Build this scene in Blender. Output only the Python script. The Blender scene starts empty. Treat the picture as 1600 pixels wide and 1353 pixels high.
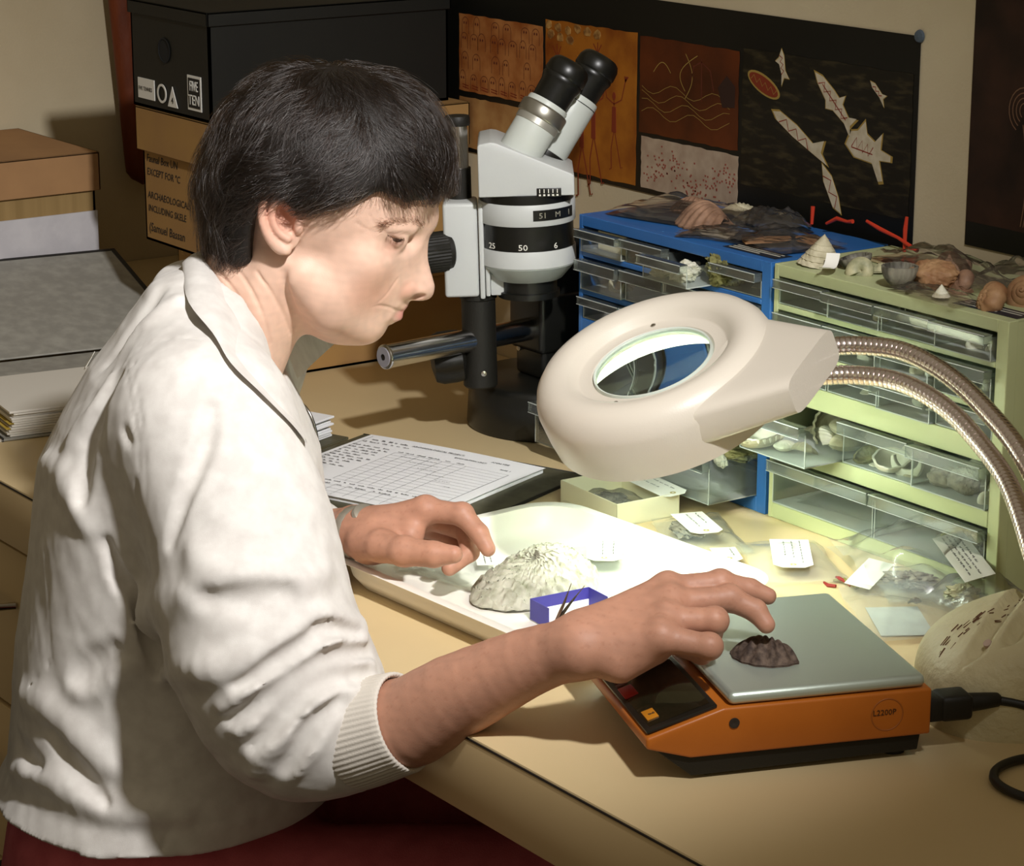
import bpy, bmesh, math, random
import numpy as np
from mathutils import Vector, Matrix

# ---------------------------------------------------------------- scene, camera, light
C = bpy.context.scene.collection
S = bpy.context.scene
S.view_settings.view_transform = 'Standard'
S.view_settings.look = 'None'
S.view_settings.gamma = 1.0
S.view_settings.use_curve_mapping = False
S.view_settings.exposure = 0.0
# world axes: desk top is z = 0, X runs along the drawer cabinets, +Y points at the back wall
CAM_POS = Vector((1.8273, -1.5981, 0.7486))
cd = bpy.data.cameras.new('camera')
cd.sensor_width = 36.0
cd.lens = 36.0 * 4066 / 1600
cd.clip_start = 0.05
cam = bpy.data.objects.new('camera', cd); C.objects.link(cam)
cam.location = CAM_POS
cam.rotation_euler = (math.radians(90 - 15.4), 0, math.radians(90 - 35.3))
S.camera = cam
S.cycles.transparent_max_bounces = 64      # many clear drawers and bags stand one behind another
S.cycles.max_bounces = 14

w = bpy.data.worlds.new('world'); S.world = w; w.use_nodes = True
bg = w.node_tree.nodes['Background']
bg.inputs['Color'].default_value = (1.0, 0.83, 0.56, 1)
bg.inputs['Strength'].default_value = 0.215

def spot_lamp(name, pos, target, watts, half_deg, blend, size, col):
    d = bpy.data.lights.new(name, 'SPOT'); d.energy = watts; d.color = col
    d.spot_size = math.radians(2 * half_deg); d.spot_blend = blend; d.shadow_soft_size = size
    o = bpy.data.objects.new(name, d); C.objects.link(o); o.location = pos
    o.rotation_euler = (Vector(target) - Vector(pos)).to_track_quat('-Z', 'Y').to_euler()
    return o
# the photographer's flash head, high and to the right of the camera, aimed at the face
spot_lamp('flash_head', (1.25, -0.72, 1.36), (-0.24, -0.50, 0.22), 172, 28, 0.95, 0.045, (1.0, 0.98, 0.97))
# ---------------------------------------------------------------- helpers
def lin(h):
    if isinstance(h, (tuple, list)): return tuple(h)[:3] + (1,)
    h = h.lstrip('#'); r = [int(h[i:i+2], 16) / 255 for i in (0, 2, 4)]
    return tuple((c / 12.92 if c <= .04045 else ((c + .055) / 1.055) ** 2.4) for c in r) + (1,)

def mat(name, col, rough=.6, metal=0., spec=.5, bump=0., bscale=200., col2=None, cscale=20., cdetail=4., coat=0., stretch=None, cramp=(.35, .65), sss=0., sheen=0., rot=0.):
    m = bpy.data.materials.new(name); m.use_nodes = True
    nt = m.node_tree; p = nt.nodes['Principled BSDF']
    p.inputs['Base Color'].default_value = lin(col); p.inputs['Roughness'].default_value = rough
    p.inputs['Metallic'].default_value = metal; p.inputs['Specular IOR Level'].default_value = spec
    p.inputs['Coat Weight'].default_value = coat
    if sheen: p.inputs['Sheen Weight'].default_value = sheen
    if sss:
        p.inputs['Subsurface Weight'].default_value = sss; p.inputs['Subsurface Radius'].default_value = (.006, .0025, .0015); p.inputs['Subsurface Scale'].default_value = 1
    tc = nt.nodes.new('ShaderNodeTexCoord'); vec = tc.outputs['Object']
    if stretch:
        mp = nt.nodes.new('ShaderNodeMapping'); mp.inputs['Scale'].default_value = stretch; mp.inputs['Rotation'].default_value = (0, rot, 0)
        nt.links.new(vec, mp.inputs['Vector']); vec = mp.outputs['Vector']
    if col2 is not None:
        n = nt.nodes.new('ShaderNodeTexNoise'); n.inputs['Scale'].default_value = cscale; n.inputs['Detail'].default_value = cdetail
        r = nt.nodes.new('ShaderNodeValToRGB'); r.color_ramp.elements[0].color = lin(col); r.color_ramp.elements[1].color = lin(col2)
        r.color_ramp.elements[0].position = cramp[0]; r.color_ramp.elements[1].position = cramp[1]
        nt.links.new(vec, n.inputs['Vector']); nt.links.new(n.outputs['Fac'], r.inputs['Fac']); nt.links.new(r.outputs['Color'], p.inputs['Base Color'])
    if bump:
        n = nt.nodes.new('ShaderNodeTexNoise'); n.inputs['Scale'].default_value = bscale; n.inputs['Detail'].default_value = 3
        b = nt.nodes.new('ShaderNodeBump'); b.inputs['Strength'].default_value = bump; b.inputs['Distance'].default_value = .001
        nt.links.new(vec, n.inputs['Vector']); nt.links.new(n.outputs['Fac'], b.inputs['Height']); nt.links.new(b.outputs['Normal'], p.inputs['Normal'])
    return m

def clear_mat(name, tint=(.93, .97, .94), haze=.10, gloss=.06, rough=.08, hazecol=(.8, .85, .8), ior=1.45):
    """thin clear plastic: mostly see-through, a little milky, with a mirror-like skin"""
    m = bpy.data.materials.new(name); m.use_nodes = True; nt = m.node_tree
    for n in list(nt.nodes):
        if n.type != 'OUTPUT_MATERIAL': nt.nodes.remove(n)
    out = [n for n in nt.nodes if n.type == 'OUTPUT_MATERIAL'][0]
    t = nt.nodes.new('ShaderNodeBsdfTransparent'); t.inputs['Color'].default_value = tint + (1,)
    d = nt.nodes.new('ShaderNodeBsdfDiffuse'); d.inputs['Color'].default_value = hazecol + (1,)
    g = nt.nodes.new('ShaderNodeBsdfGlossy'); g.inputs['Roughness'].default_value = rough
    a = nt.nodes.new('ShaderNodeMixShader'); a.inputs['Fac'].default_value = haze
    nt.links.new(t.outputs[0], a.inputs[1]); nt.links.new(d.outputs[0], a.inputs[2])
    f = nt.nodes.new('ShaderNodeFresnel'); f.inputs['IOR'].default_value = ior
    ad = nt.nodes.new('ShaderNodeMath'); ad.operation = 'ADD'; ad.inputs[1].default_value = gloss; ad.use_clamp = True
    nt.links.new(f.outputs[0], ad.inputs[0])
    b = nt.nodes.new('ShaderNodeMixShader'); nt.links.new(ad.outputs[0], b.inputs['Fac'])
    nt.links.new(a.outputs[0], b.inputs[1]); nt.links.new(g.outputs[0], b.inputs[2]); nt.links.new(b.outputs[0], out.inputs['Surface'])
    return m

def attr_mat(name, attr, rough=.5, spec=.4, sss=0., bump=0., bscale=300., sheen=0., bump2=0., bscale2=60.):
    m = mat(name, (.5, .5, .5), rough, spec=spec, bump=bump, bscale=bscale, sss=sss, sheen=sheen)
    nt = m.node_tree; a = nt.nodes.new('ShaderNodeAttribute'); a.attribute_name = attr
    nt.links.new(a.outputs['Color'], nt.nodes['Principled BSDF'].inputs['Base Color'])
    return m

def setp(o, label=None, cat=None, group=None, kind=None):
    if label: o['label'] = label
    if cat: o['category'] = cat
    if group: o['group'] = group
    if kind: o['kind'] = kind
    return o

def thing(name, label, cat, loc=(0, 0, 0), rz=0., group=None, rot=None):
    o = bpy.data.objects.new(name, None); C.objects.link(o); o.empty_display_size = .02
    o.location = loc; o.rotation_euler = rot if rot else (0, 0, rz)
    return setp(o, label, cat, group)

def mesh_obj(name, verts, faces, m, parent=None, smooth=True, angle=40, **k):
    me = bpy.data.meshes.new(name); me.from_pydata([tuple(v) for v in verts], [], [tuple(f) for f in faces]); me.update()
    return mesh_link(name, me, m, parent, smooth, angle, **k)

def mesh_link(name, me, m, parent=None, smooth=True, angle=40, loc=None, rz=None, rot=None, label=None, cat=None, group=None, kind=None):
    if m is not None: me.materials.append(m)
    if smooth:
        me.polygons.foreach_set('use_smooth', [True] * len(me.polygons))
        if angle is not None and angle < 180: me.set_sharp_from_angle(angle=math.radians(angle))
    o = bpy.data.objects.new(name, me); C.objects.link(o)
    if parent: o.parent = parent
    if loc is not None: o.location = loc
    if rz is not None: o.rotation_euler = (0, 0, rz)
    if rot is not None: o.rotation_euler = rot
    return setp(o, label, cat, group, kind)

def frame(p, d, upv=(0, 0, 1)):
    """matrix whose Z axis runs along d, placed at p"""
    z = Vector(d).normalized(); x = Vector(upv).cross(z)
    if x.length < 1e-4: x = Vector((1, 0, 0)).cross(z)
    x.normalize(); y = z.cross(x)
    return Matrix(((x.x, y.x, z.x, p[0]), (x.y, y.y, z.y, p[1]), (x.z, y.z, z.z, p[2]), (0, 0, 0, 1)))

class B:
    """collects shapes into one mesh"""
    def __init__(s): s.v = []; s.f = []
    def add(s, v, f, M=None):
        n = len(s.v)
        s.v += [tuple(M @ Vector(p)) if M is not None else tuple(p) for p in v]
        s.f += [tuple(i + n for i in q) for q in f]; return s
    def box(s, x0, x1, y0, y1, z0, z1, bev=0., seg=2, M=None):
        bm = bmesh.new()
        vs = [bm.verts.new(p) for p in ((x0, y0, z0), (x1, y0, z0), (x1, y1, z0), (x0, y1, z0), (x0, y0, z1), (x1, y0, z1), (x1, y1, z1), (x0, y1, z1))]
        for q in ((0, 3, 2, 1), (4, 5, 6, 7), (0, 1, 5, 4), (1, 2, 6, 5), (2, 3, 7, 6), (3, 0, 4, 7)): bm.faces.new([vs[i] for i in q])
        if bev: bmesh.ops.bevel(bm, geom=bm.edges[:], offset=bev, segments=seg, affect='EDGES', profile=.5, clamp_overlap=True)
        bm.verts.index_update()
        s.add([v.co[:] for v in bm.verts], [[v.index for v in f.verts] for f in bm.faces], M); bm.free(); return s
    def prism(s, poly, z0, z1, bev=0., M=None, seg=2):
        bm = bmesh.new(); n = len(poly)
        a = [bm.verts.new((p[0], p[1], z0)) for p in poly]; b = [bm.verts.new((p[0], p[1], z1)) for p in poly]
        bm.faces.new(a[::-1]); bm.faces.new(b)
        for i in range(n): bm.faces.new((a[i], a[(i + 1) % n], b[(i + 1) % n], b[i]))
        bmesh.ops.recalc_face_normals(bm, faces=bm.faces[:])
        if bev: bmesh.ops.bevel(bm, geom=bm.edges[:], offset=bev, segments=seg, affect='EDGES', profile=.5, clamp_overlap=True)
        bm.verts.index_update()
        s.add([v.co[:] for v in bm.verts], [[v.index for v in f.verts] for f in bm.faces], M); bm.free(); return s
    def lathe(s, prof, seg=32, M=None, cap=True, mod=None):
        v = []; f = []; n = len(prof)
        for k in range(seg):
            a = 2 * math.pi * k / seg
            for r, z in prof:
                q = r * (mod(a, z) if mod else 1); v.append((q * math.cos(a), q * math.sin(a), z))
        for k in range(seg):
            k2 = (k + 1) % seg
            for i in range(n - 1): f.append((k * n + i, k2 * n + i, k2 * n + i + 1, k * n + i + 1))
        if cap:
            if prof[0][0] > 1e-6: f.append([k * n for k in range(seg)][::-1])
            if prof[-1][0] > 1e-6: f.append([k * n + n - 1 for k in range(seg)])
        return s.add(v, f, M)
    def tube(s, path, r, seg=12, M=None, cap=True):
        P = [Vector(p) for p in path]; n = len(P); v = []; f = []
        R = r if isinstance(r, (list, tuple)) else [r] * n
        up = None
        for i in range(n):
            t = (P[min(i + 1, n - 1)] - P[max(i - 1, 0)]).normalized()
            if up is None:
                up = t.orthogonal().normalized()
            up = (up - t * up.dot(t)).normalized(); sd = t.cross(up)
            for k in range(seg):
                a = 2 * math.pi * k / seg
                v.append(P[i] + (up * math.cos(a) + sd * math.sin(a)) * R[i])
        for i in range(n - 1):
            for k in range(seg): f.append((i * seg + k, i * seg + (k + 1) % seg, (i + 1) * seg + (k + 1) % seg, (i + 1) * seg + k))
        if cap: f.append(list(range(seg))[::-1]); f.append([(n - 1) * seg + k for k in range(seg)])
        return s.add(v, f, M)
    def grid(s, fn, nu, nv, M=None, closeu=False):
        v = []; f = []
        for i in range(nu + (0 if closeu else 1)):
            for j in range(nv + 1): v.append(fn(i / nu, j / nv))
        m = nv + 1
        for i in range(nu):
            i2 = (i + 1) % nu if closeu else i + 1
            for j in range(nv): f.append((i * m + j, i2 * m + j, i2 * m + j + 1, i * m + j + 1))
        return s.add(v, f, M)
    def ribbon(s, pts, wd, z=0., M=None):
        P = [Vector((p[0], p[1], 0)) for p in pts]; v = []; f = []
        for i, p in enumerate(P):
            t = (P[min(i + 1, len(P) - 1)] - P[max(i - 1, 0)]); t = t.normalized() if t.length > 1e-9 else Vector((1, 0, 0))
            n = Vector((-t.y, t.x, 0)) * wd / 2
            v += [(p.x - n.x, p.y - n.y, z), (p.x + n.x, p.y + n.y, z)]
        for i in range(len(P) - 1): f.append((2 * i, 2 * i + 2, 2 * i + 3, 2 * i + 1))
        return s.add(v, f, M)
    def obj(s, name, m, parent=None, smooth=True, angle=40, **k):
        return mesh_obj(name, s.v, s.f, m, parent, smooth, angle, **k)

def text(body, size, m, parent, M, name='lettering', shear=0., extrude=.00015, align='LEFT', spacing=1., xs=1.):
    cu = bpy.data.curves.new(name, 'FONT'); cu.body = body; cu.size = size; cu.extrude = extrude; cu.shear = shear
    cu.align_x = align; cu.space_character = spacing; cu.resolution_u = 2
    tmp = bpy.data.objects.new(name, cu)
    me = bpy.data.meshes.new_from_object(tmp); bpy.data.objects.remove(tmp); bpy.data.curves.remove(cu)
    me.transform(M @ Matrix.Diagonal((xs, 1, 1, 1)))
    return mesh_link(name, me, m, parent, smooth=False)

def scribble(rows, x0, x1, y0, dy, h, seed, wd=.0005, slope=0.):
    """rows of illegible handwriting as thin ink strokes, in the XY plane"""
    rnd = random.Random(seed); b = B()
    for r in range(rows):
        x = x0; y = y0 - r * dy; xe = x1 - rnd.random() * (x1 - x0) * .35
        while x < xe:
            L = h * rnd.uniform(2.0, 5.0); pts = []; n = int(L / h * 4) + 3
            for i in range(n):
                pts.append((x + L * i / n, y + slope * (x - x0) + h * (.5 * math.sin(i * 2.4 + rnd.random()) + rnd.uniform(-.25, .35))))
            b.ribbon(pts, wd); x += L + h * .9
    return b

def noise3(x, y, z, seed=0):
    """cheap smooth value noise, numpy arrays in, about -1..1 out"""
    s = 0.
    rnd = np.random.RandomState(seed)
    for k in range(6):
        d = rnd.normal(size=3); d /= np.linalg.norm(d); fq = rnd.uniform(.6, 1.7); ph = rnd.uniform(0, 6.28)
        s = s + np.sin((x * d[0] + y * d[1] + z * d[2]) * fq * 2 + ph + 1.3 * np.sin((x * d[1] + y * d[2] - z * d[0]) * fq * 1.4 + ph * 2))
    return s / 3.2

# where the seated woman's head is, and which way she faces
PO = Vector((-.013, -.485, .366)); P_RZ = math.radians(54.7)
# ---------------------------------------------------------------- room and desk
M_WALL = mat('wall_paint', '#c8bb9e', .9, spec=.15, bump=.25, bscale=350, col2='#bfb193', cscale=6)
M_FLOOR = mat('floor_vinyl', '#4a4038', .7, col2='#3e352e', cscale=12)
def structure(name, b, m):
    o = b.obj(name, m, smooth=False); o['kind'] = 'structure'; return o
structure('floor', B().box(-1.6, 3.2, -3.2, .30, -.80, -.75), M_FLOOR)
structure('wall_back', B().box(-1.6, 3.2, .170, .30, -.75, 1.75), M_WALL)
structure('wall_left', B().box(-1.60, -1.460, -3.2, .170, -.75, 1.75), M_WALL)

M_LAM = mat('cream_laminate', '#d8c296', .42, spec=.4, bump=.06, bscale=900, col2='#d1ba8d', cscale=3)
M_BAND = mat('cream_edge', '#cdb487', .5, spec=.35, col2='#c6ac7f', cscale=4)
M_DARK = mat('dark_gap', '#2a2118', .8)
desk = thing('desk', 'long cream laminate desk running under everything along the wall', 'desk', (-.2, -.2, -.75))
dz = .75
def D(b, name, m, parent=desk, **k):
    b.v = [(x + .2, y + .2, z + dz) for x, y, z in b.v]; return b.obj(name, m, parent, **k)
D(B().box(-1.458, 2.3, -.556, .168, -.020, 0, .0012), 'worktop', M_LAM)
D(B().box(-1.458, 2.3, -.5565, -.530, -.066, -.0035, .0015), 'edge_band', M_BAND)
D(B().box(-1.458, 2.3, -.5570, -.552, -.0034, -.0018), 'edge_strip', M_DARK)
for x in (-1.44, .95, 2.26): D(B().box(x, x + .03, -.50, .15, -.75, -.021), 'leg', M_BAND)
D(B().box(-1.40, 2.25, .10, .12, -.60, -.021), 'back_panel', M_BAND)

ped = thing('drawer_pedestal', 'cream drawer pedestal under the desk, left of the seated woman', 'drawer unit', (-.60, -.26, -.75))
B().box(-.20, .20, -.265, .25, .03, .680, .003).obj('carcass', M_BAND, ped)
M_CHROME = mat('polished_steel', '#c9c6c2', .18, metal=1., bump=.05, bscale=60, stretch=(1, 60, 60))
for k, (a, c) in enumerate(((.035, .30), (.305, .49), (.495, .675))):
    d = B().box(-.195, .195, -.287, -.266, a, c, .002).obj('drawer', M_BAND, ped)
    B().tube([(-.06, -.289, (a + c) / 2 + .03), (-.055, -.308, (a + c) / 2 + .03), (.055, -.308, (a + c) / 2 + .03), (.06, -.289, (a + c) / 2 + .03)], .004, 8).obj('drawer_handle', M_CHROME, d)

# office chair the woman sits on
ch = thing('office_chair', 'dark office chair the woman sits on', 'chair', (PO.x + math.cos(P_RZ) * -.17, PO.y + math.sin(P_RZ) * -.17, -.75), P_RZ)
M_SEAT = mat('dark_wool', '#1d1a18', .95, bump=.5, bscale=500)
M_BLK = mat('black_plastic', '#151412', .45, bump=.05, bscale=300)
B().box(-.23, .25, -.23, .23, .355, .415, .025, 3).obj('seat', M_SEAT, ch)
B().box(-.30, -.25, -.20, .20, .50, .78, .02, 3).obj('backrest', M_SEAT, ch)
B().tube([(-.20, 0, .345), (-.29, 0, .345), (-.325, 0, .42), (-.318, 0, .60)], .018, 10).obj('back_bar', M_BLK, ch)
B().lathe([(.025, .09), (.025, .35), (.05, .352), (.05, .358)], 16).obj('column', M_BLK, ch)
for k in range(5):
    a = k * 2 * math.pi / 5 + .3; c_, s_ = math.cos(a), math.sin(a)
    l = B().tube([(0, 0, .10), (.15 * c_, .15 * s_, .085), (.27 * c_, .27 * s_, .06)], [.025, .02, .014], 8).obj('leg', M_BLK, ch)
    B().lathe([(.0, -.012), (.022, -.012), (.024, 0), (.022, .012), (0, .012)], 14, M=frame((.275 * c_, .275 * s_, .025), (-s_, c_, 0))).obj('castor', M_BLK, l)
# ---------------------------------------------------------------- small-parts drawer cabinets
M_BLUE = mat('blue_enamel', '#2f67a8', .38, spec=.5, bump=.05, bscale=120, col2='#2a5f9e', cscale=9)
M_GREEN = mat('green_enamel', '#b6bd90', .40, spec=.5, bump=.05, bscale=120, col2='#aeb587', cscale=9)
M_CLEAR = clear_mat('clear_drawer', (.975, .99, .98), haze=.030, gloss=.015, rough=.10, hazecol=(.66, .72, .68), ior=1.22)
M_FROST = clear_mat('frost_and_glint', (.95, .97, .95), haze=.55, gloss=.0, rough=.3, hazecol=(.80, .84, .80), ior=1.2)  # milky floor, also the strips that stand for edge highlights
M_CLEAR2 = clear_mat('drawer_grip', (.95, .98, .96), haze=.055, gloss=.035, rough=.10, hazecol=(.64, .70, .67), ior=1.3)

def drawer(cab, x0, x1, z0, z1, yf=0., depth=.135, t=.0011, notch=False):
    x0 += .0012; x1 -= .0012; z1 -= .0015; z0 += .0006
    b = B(); sl = .0015
    b.box(x0, x1, yf, yf + t, z0, z1); b.box(x0, x1, yf + depth - t, yf + depth, z0, z1 - .003)
    b.box(x0, x0 + t, yf, yf + depth, z0, z1 - .003); b.box(x1 - t, x1, yf, yf + depth, z0, z1 - .003)
    for xx in (x0 + .0001, x1 - .0004):
        for yy in (.018, .024): b.box(xx - .0006, xx + .0008, yf + depth - yy, yf + depth - yy + .001, z0, z1 - .003)
    d = b.obj('drawer', M_CLEAR, cab, smooth=False)
    B().box(x0, x1, yf, yf + depth, z0, z0 + t).box(x0, x0 + .0007, yf - .0002, yf + .0006, z0, z1 - .008).box(x1 - .0007, x1, yf - .0002, yf + .0006, z0, z1 - .008).box(x0, x1, yf - .0096, yf - .0090, z1 - .0006, z1 + .0002).box(x0, x1, yf - .0096, yf - .0090, z1 - min(.011, (z1 - z0) * .34) - .0002, z1 - min(.011, (z1 - z0) * .34) + .0004).obj('floor_edge_glints', M_FROST, d, smooth=False)  # floor, plus milky strips standing in for bright highlights on the plastic edges
    h = min(.011, (z1 - z0) * .34)
    g = B().box(x0, x1, yf - .0095, yf - .0083, z1 - h, z1, .0004, 1).box(x0, x1, yf - .0095, yf + .001, z1 - .0012, z1, .0004, 1)
    for xx in (x0, x1 - .0012): g.box(xx, xx + .0012, yf - .0095, yf, z1 - h, z1, .0003, 1)
    if notch: g.box((x0 + x1) / 2 - .0008, (x0 + x1) / 2 + .0008, yf - .0100, yf, z1 - h, z1 + .0004)
    g.obj('drawer_grip', M_CLEAR2, d, smooth=False)
    return d

def cabinet(name, label, x, m, lp, rp, pulls):
    """306 mm wide steel housing: three rows of four drawers, one of three, one of two"""
    W_, H_, DP = .3045, .250, .150
    cab = thing(name, label, 'drawer cabinet', (x, 0, 0))
    b = B().box(.0002, W_ - .0002, .0118, DP, H_ - .0014, H_ - .0002).box(.0002, W_ - .0002, .0118, DP, .0002, .0014).box(.0002, .0014, .0118, DP, .0010, H_ - .0012).box(W_ - .0014, W_ - .0002, .0118, DP, .0010, H_ - .0012).box(.001, W_ - .001, DP - .0013, DP - .0001, .001, H_ - .001)
    b.box(0, lp, 0, .012, 0, H_, .0006, 1).box(W_ - rp, W_, 0, .012, 0, H_, .0006, 1)
    b.box(lp - .0004, W_ - rp + .0004, .0001, .0119, .2385, H_ - .0001, .0006, 1)
    b.obj('housing', m, cab, smooth=False)
    X0, X1 = lp, W_ - rp
    for z0, z1 in ((.2065, .2120), (.1665, .1720), (.1200, .1405), (.0620, .0775), (0, .0155)):
        B().box(X0, X1, 0, .010, z0, z1, .0008, 1).box(X0, X1, .010, DP - .0013, z1 - .0012, z1).obj('shelf', m, cab, smooth=False)
    rows = ((.212, .2385, 4), (.172, .2065, 4), (.1405, .1665, 4), (.0775, .1200, 3), (.0155, .0620, 2))
    for r, (z0, z1, n) in enumerate(rows):
        for k in range(n):
            a = X0 + (X1 - X0) * k / n; c = X0 + (X1 - X0) * (k + 1) / n
            drawer(cab, a, c, z0, z1, -pulls.get((r, k), 0.) + .001, notch=(r == 4))
    return cab
blue = cabinet('drawer_cabinet', 'blue steel drawer cabinet with clear drawers, left of the green one', -.309, M_BLUE, .0060, .0135, {(0, 2): .034, (4, 0): .062, (4, 1): .060, (0, 0): .004, (1, 0): .004})
green = cabinet('drawer_cabinet', 'pale green steel drawer cabinet with clear drawers, right of the blue one', 0., M_GREEN, .0060, .0135, {(3, 0): .045, (0, 1): .004, (0, 2): .003, (0, 3): .006, (1, 2): .010, (2, 2): .006, (3, 2): .004, (4, 0): .002, (4, 1): .002, (1, 3): .004})
# maker's stickers on the tops, print too small to read
M_STK = mat('sticker_dark', '#1c2430', .4); M_STKW = mat('sticker_print', '#b9b6a8', .5)
for cab, x0, x1, y0, y1 in ((blue, .218, .296, .012, .034), (green, .222, .300, .014, .038)):
    st = B().box(x0, x1, y0, y1, .2500, .2503).obj('sticker', M_STK, cab, smooth=False)
    b = B()
    for k, yy in enumerate((.2, .45, .7)): b.box(x0 + .004, x1 - (.006 if k else .03), y0 + (y1 - y0) * yy, y0 + (y1 - y0) * yy + .0022, .2503, .2505)
    b.obj('print_line', M_STKW, st, smooth=False)
# ---------------------------------------------------------------- stereo microscope on a boom stand
M_MGREY = mat('microscope_grey', '#c3c6c4', .42, spec=.45, bump=.05, bscale=400)
M_MDARK = mat('microscope_black', '#12120f', .35, spec=.5, bump=.04, bscale=200)
M_MMATT = mat('microscope_matt_black', '#17150f', .55, spec=.4, bump=.2, bscale=500)
M_STEEL = mat('brushed_steel', '#b8b4ac', .25, metal=1.)
M_WHITE = mat('white_print', '#e8e6dc', .6)
RT = Vector((.5779, .8161, 0)); TC = Vector((.8161, -.5779, 0))       # picture-right and towards the photographer, in the desk plane
mic = thing('microscope', 'grey stereo microscope with black eyepieces on a steel boom stand', 'microscope', (-.405, .035, 0))
MO = Vector((-.405, .035, 0))
def mo(b, name, m, parent=mic, **k):
    b.v = [(x - MO.x, y - MO.y, z - MO.z) for x, y, z in b.v]; return b.obj(name, m, parent, **k)
mo(B().lathe([(.088, 0), (.0915, .001), (.0925, .004), (.0900, .046), (.0880, .051), (.0840, .054), (.030, .0555), (0, .0555)], 64, M=Matrix.Translation(MO)), 'base', M_MDARK)
post = mo(B().box(-.027, .027, -.030, .030, .0550, .215, .006, 3, M=Matrix.Translation(MO)), 'post', M_MDARK)
mo(B().box(-.031, .031, -.036, .036, .085, .150, .006, 3, M=Matrix.Translation(MO)), 'boom_clamp', M_MDARK)
for zz, dx in ((.170, -.020), (.085, -.016)): mo(B().lathe([(0, 0), (.0035, 0), (.0035, .002), (0, .0028)], 12, M=Matrix.Translation(MO) @ frame((dx + .0, -.031, zz), (0, -1, 0))), 'screw', M_STEEL, post)
mo(B().box(.012, .026, -.0335, -.029, .182, .196, .0008, M=Matrix.Translation(MO)), 'steel_clip', M_STEEL, post)
# boom rod
r0, r1 = Vector((-.3795, -.1975, .1108)), Vector((-.405, .085, .1110)); rd = (r1 - r0).normalized()
rod = mo(B().lathe([(.0055, -.0005), (.0105, -.0005), (.0128, .0005), (.0132, .0015), (.0132, .003), (.0125, .0035), (.0125, (r1 - r0).length), (0, (r1 - r0).length)], 40, M=frame(r0, rd), cap=False), 'boom_rod', M_CHROME)
mo(B().lathe([(.0034, -.0002), (.0105, -.0002), (.0105, .002), (.0034, .0021)], 28, M=frame(r0 - rd * .0012, rd), cap=False), 'end_ring', mat('end_cap', '#9d9aa2', .5, metal=.3), rod)
mo(B().lathe([(0, 0), (.0036, 0), (.0036, .006)], 16, M=frame(r0, rd), cap=False), 'end_hole', M_DARK, rod)
# everything on the boom leans a little to the left in the picture
LEAN = math.radians(1.5); UL = (Vector((0, 0, 1)) * math.cos(LEAN) - RT * math.sin(LEAN)); RL = (RT * math.cos(LEAN) + Vector((0, 0, 1)) * math.sin(LEAN))
KO = r0 + rd * .128
AW = -TC
MM = Matrix(((RL.x, AW.x, UL.x, KO.x), (RL.y, AW.y, UL.y, KO.y), (RL.z, AW.z, UL.z, KO.z), (0, 0, 0, 1)))   # local: right, away, up
def mm(b, name, m, parent=mic, **k):
    b.v = [tuple(MM @ Vector(v)) for v in b.v]; return mo(b, name, m, parent, **k)
hold = mm(B().lathe([(0, -.052), (.0165, -.052), (.0182, -.050), (.0182, .0435), (.0200, .045), (.0200, .066), (0, .066)], 36), 'arm_holder', M_MMATT)
mm(B().lathe([(0, 0), (.0062, 0), (.0062, .006), (.005, .008), (0, .008)], 14, M=frame((-.012, -.013, .054), (-.7, -.7, 0))), 'lock_bolt', M_MMATT, hold)
mm(B().lathe([(0, 0), (.0030, 0), (.0030, .0015), (0, .002)], 12, M=frame((.004, -.0180, -.034), (.1, -1, 0))), 'screw', M_STEEL, hold)
# star knob
def lobes(a, z): return 1 + .10 * math.cos(6 * a)
mm(B().lathe([(0, 0), (.018, 0), (.0255, .004), (.0265, .012), (.0265, .026), (.0235, .034), (.010, .037), (0, .037)], 72, M=frame((-.016, .004, -.018), (-1, -.10, -.10)), mod=lobes), 'star_knob', M_MMATT, hold)
# pillar behind the carrier
pil = mm(B().tube([(-.0165, .012, .055), (-.0165, .012, .182)], .0128, 28), 'pillar', M_MMATT)
mm(B().tube([(-.0165, .012, .1815), (-.0165, .012, .2275)], .0108, 28), 'pillar_steel', M_CHROME, pil)
mm(B().lathe([(0, .2265), (.0130, .2265), (.0135, .228), (.0135, .2345), (.0125, .2365), (0, .2365)], 28, M=Matrix.Translation((-.0165, .012, 0))), 'pillar_cap', M_MMATT, pil)
# focus carrier and knob
car = mm(B().box(-.0340, .0020, -.024, .020, .0500, .1500, .0035, 3), 'focus_carrier', M_MGREY)
mm(B().box(.0030, .0085, -.025, .019, .0480, .1500, .002, 2), 'slide_rail', M_MGREY, car)
mm(B().box(.0090, .0140, -.025, .019, .0505, .1500, .002, 2), 'slide_rail', M_MGREY, car)
mm(B().prism([(.0138, .0500), (.030, .0500), (.046, .0640), (.052, .085), (.052, .150), (.0138, .150)], -.018, .018, .002, M=Matrix(((1, 0, 0, 0), (0, 0, 1, 0), (0, 1, 0, 0), (0, 0, 0, 1)))), 'body_bracket', M_MGREY, car)
mm(B().lathe([(0, -.0004), (.0040, -.0004), (.0040, .0012)], 14, M=frame((.0365, -.0185, .0600), (0, 1, 0))), 'bolt_hole', M_DARK, car)
def rib40(a, z): return 1 + (.018 * math.cos(38 * a) if .006 < z < .040 else 0)
kn = mm(B().lathe([(0, 0), (.0175, 0), (.0200, .002), (.0205, .006), (.0212, .0065), (.0212, .018), (.0212, .034), (.0205, .0415), (.0188, .0435), (.0150, .0445), (0, .0445)], 152, M=frame((-.0270, -.012, .0985), (-.93, -.36, -.03)), mod=rib40), 'focus_knob', M_MMATT, car, angle=25)
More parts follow.
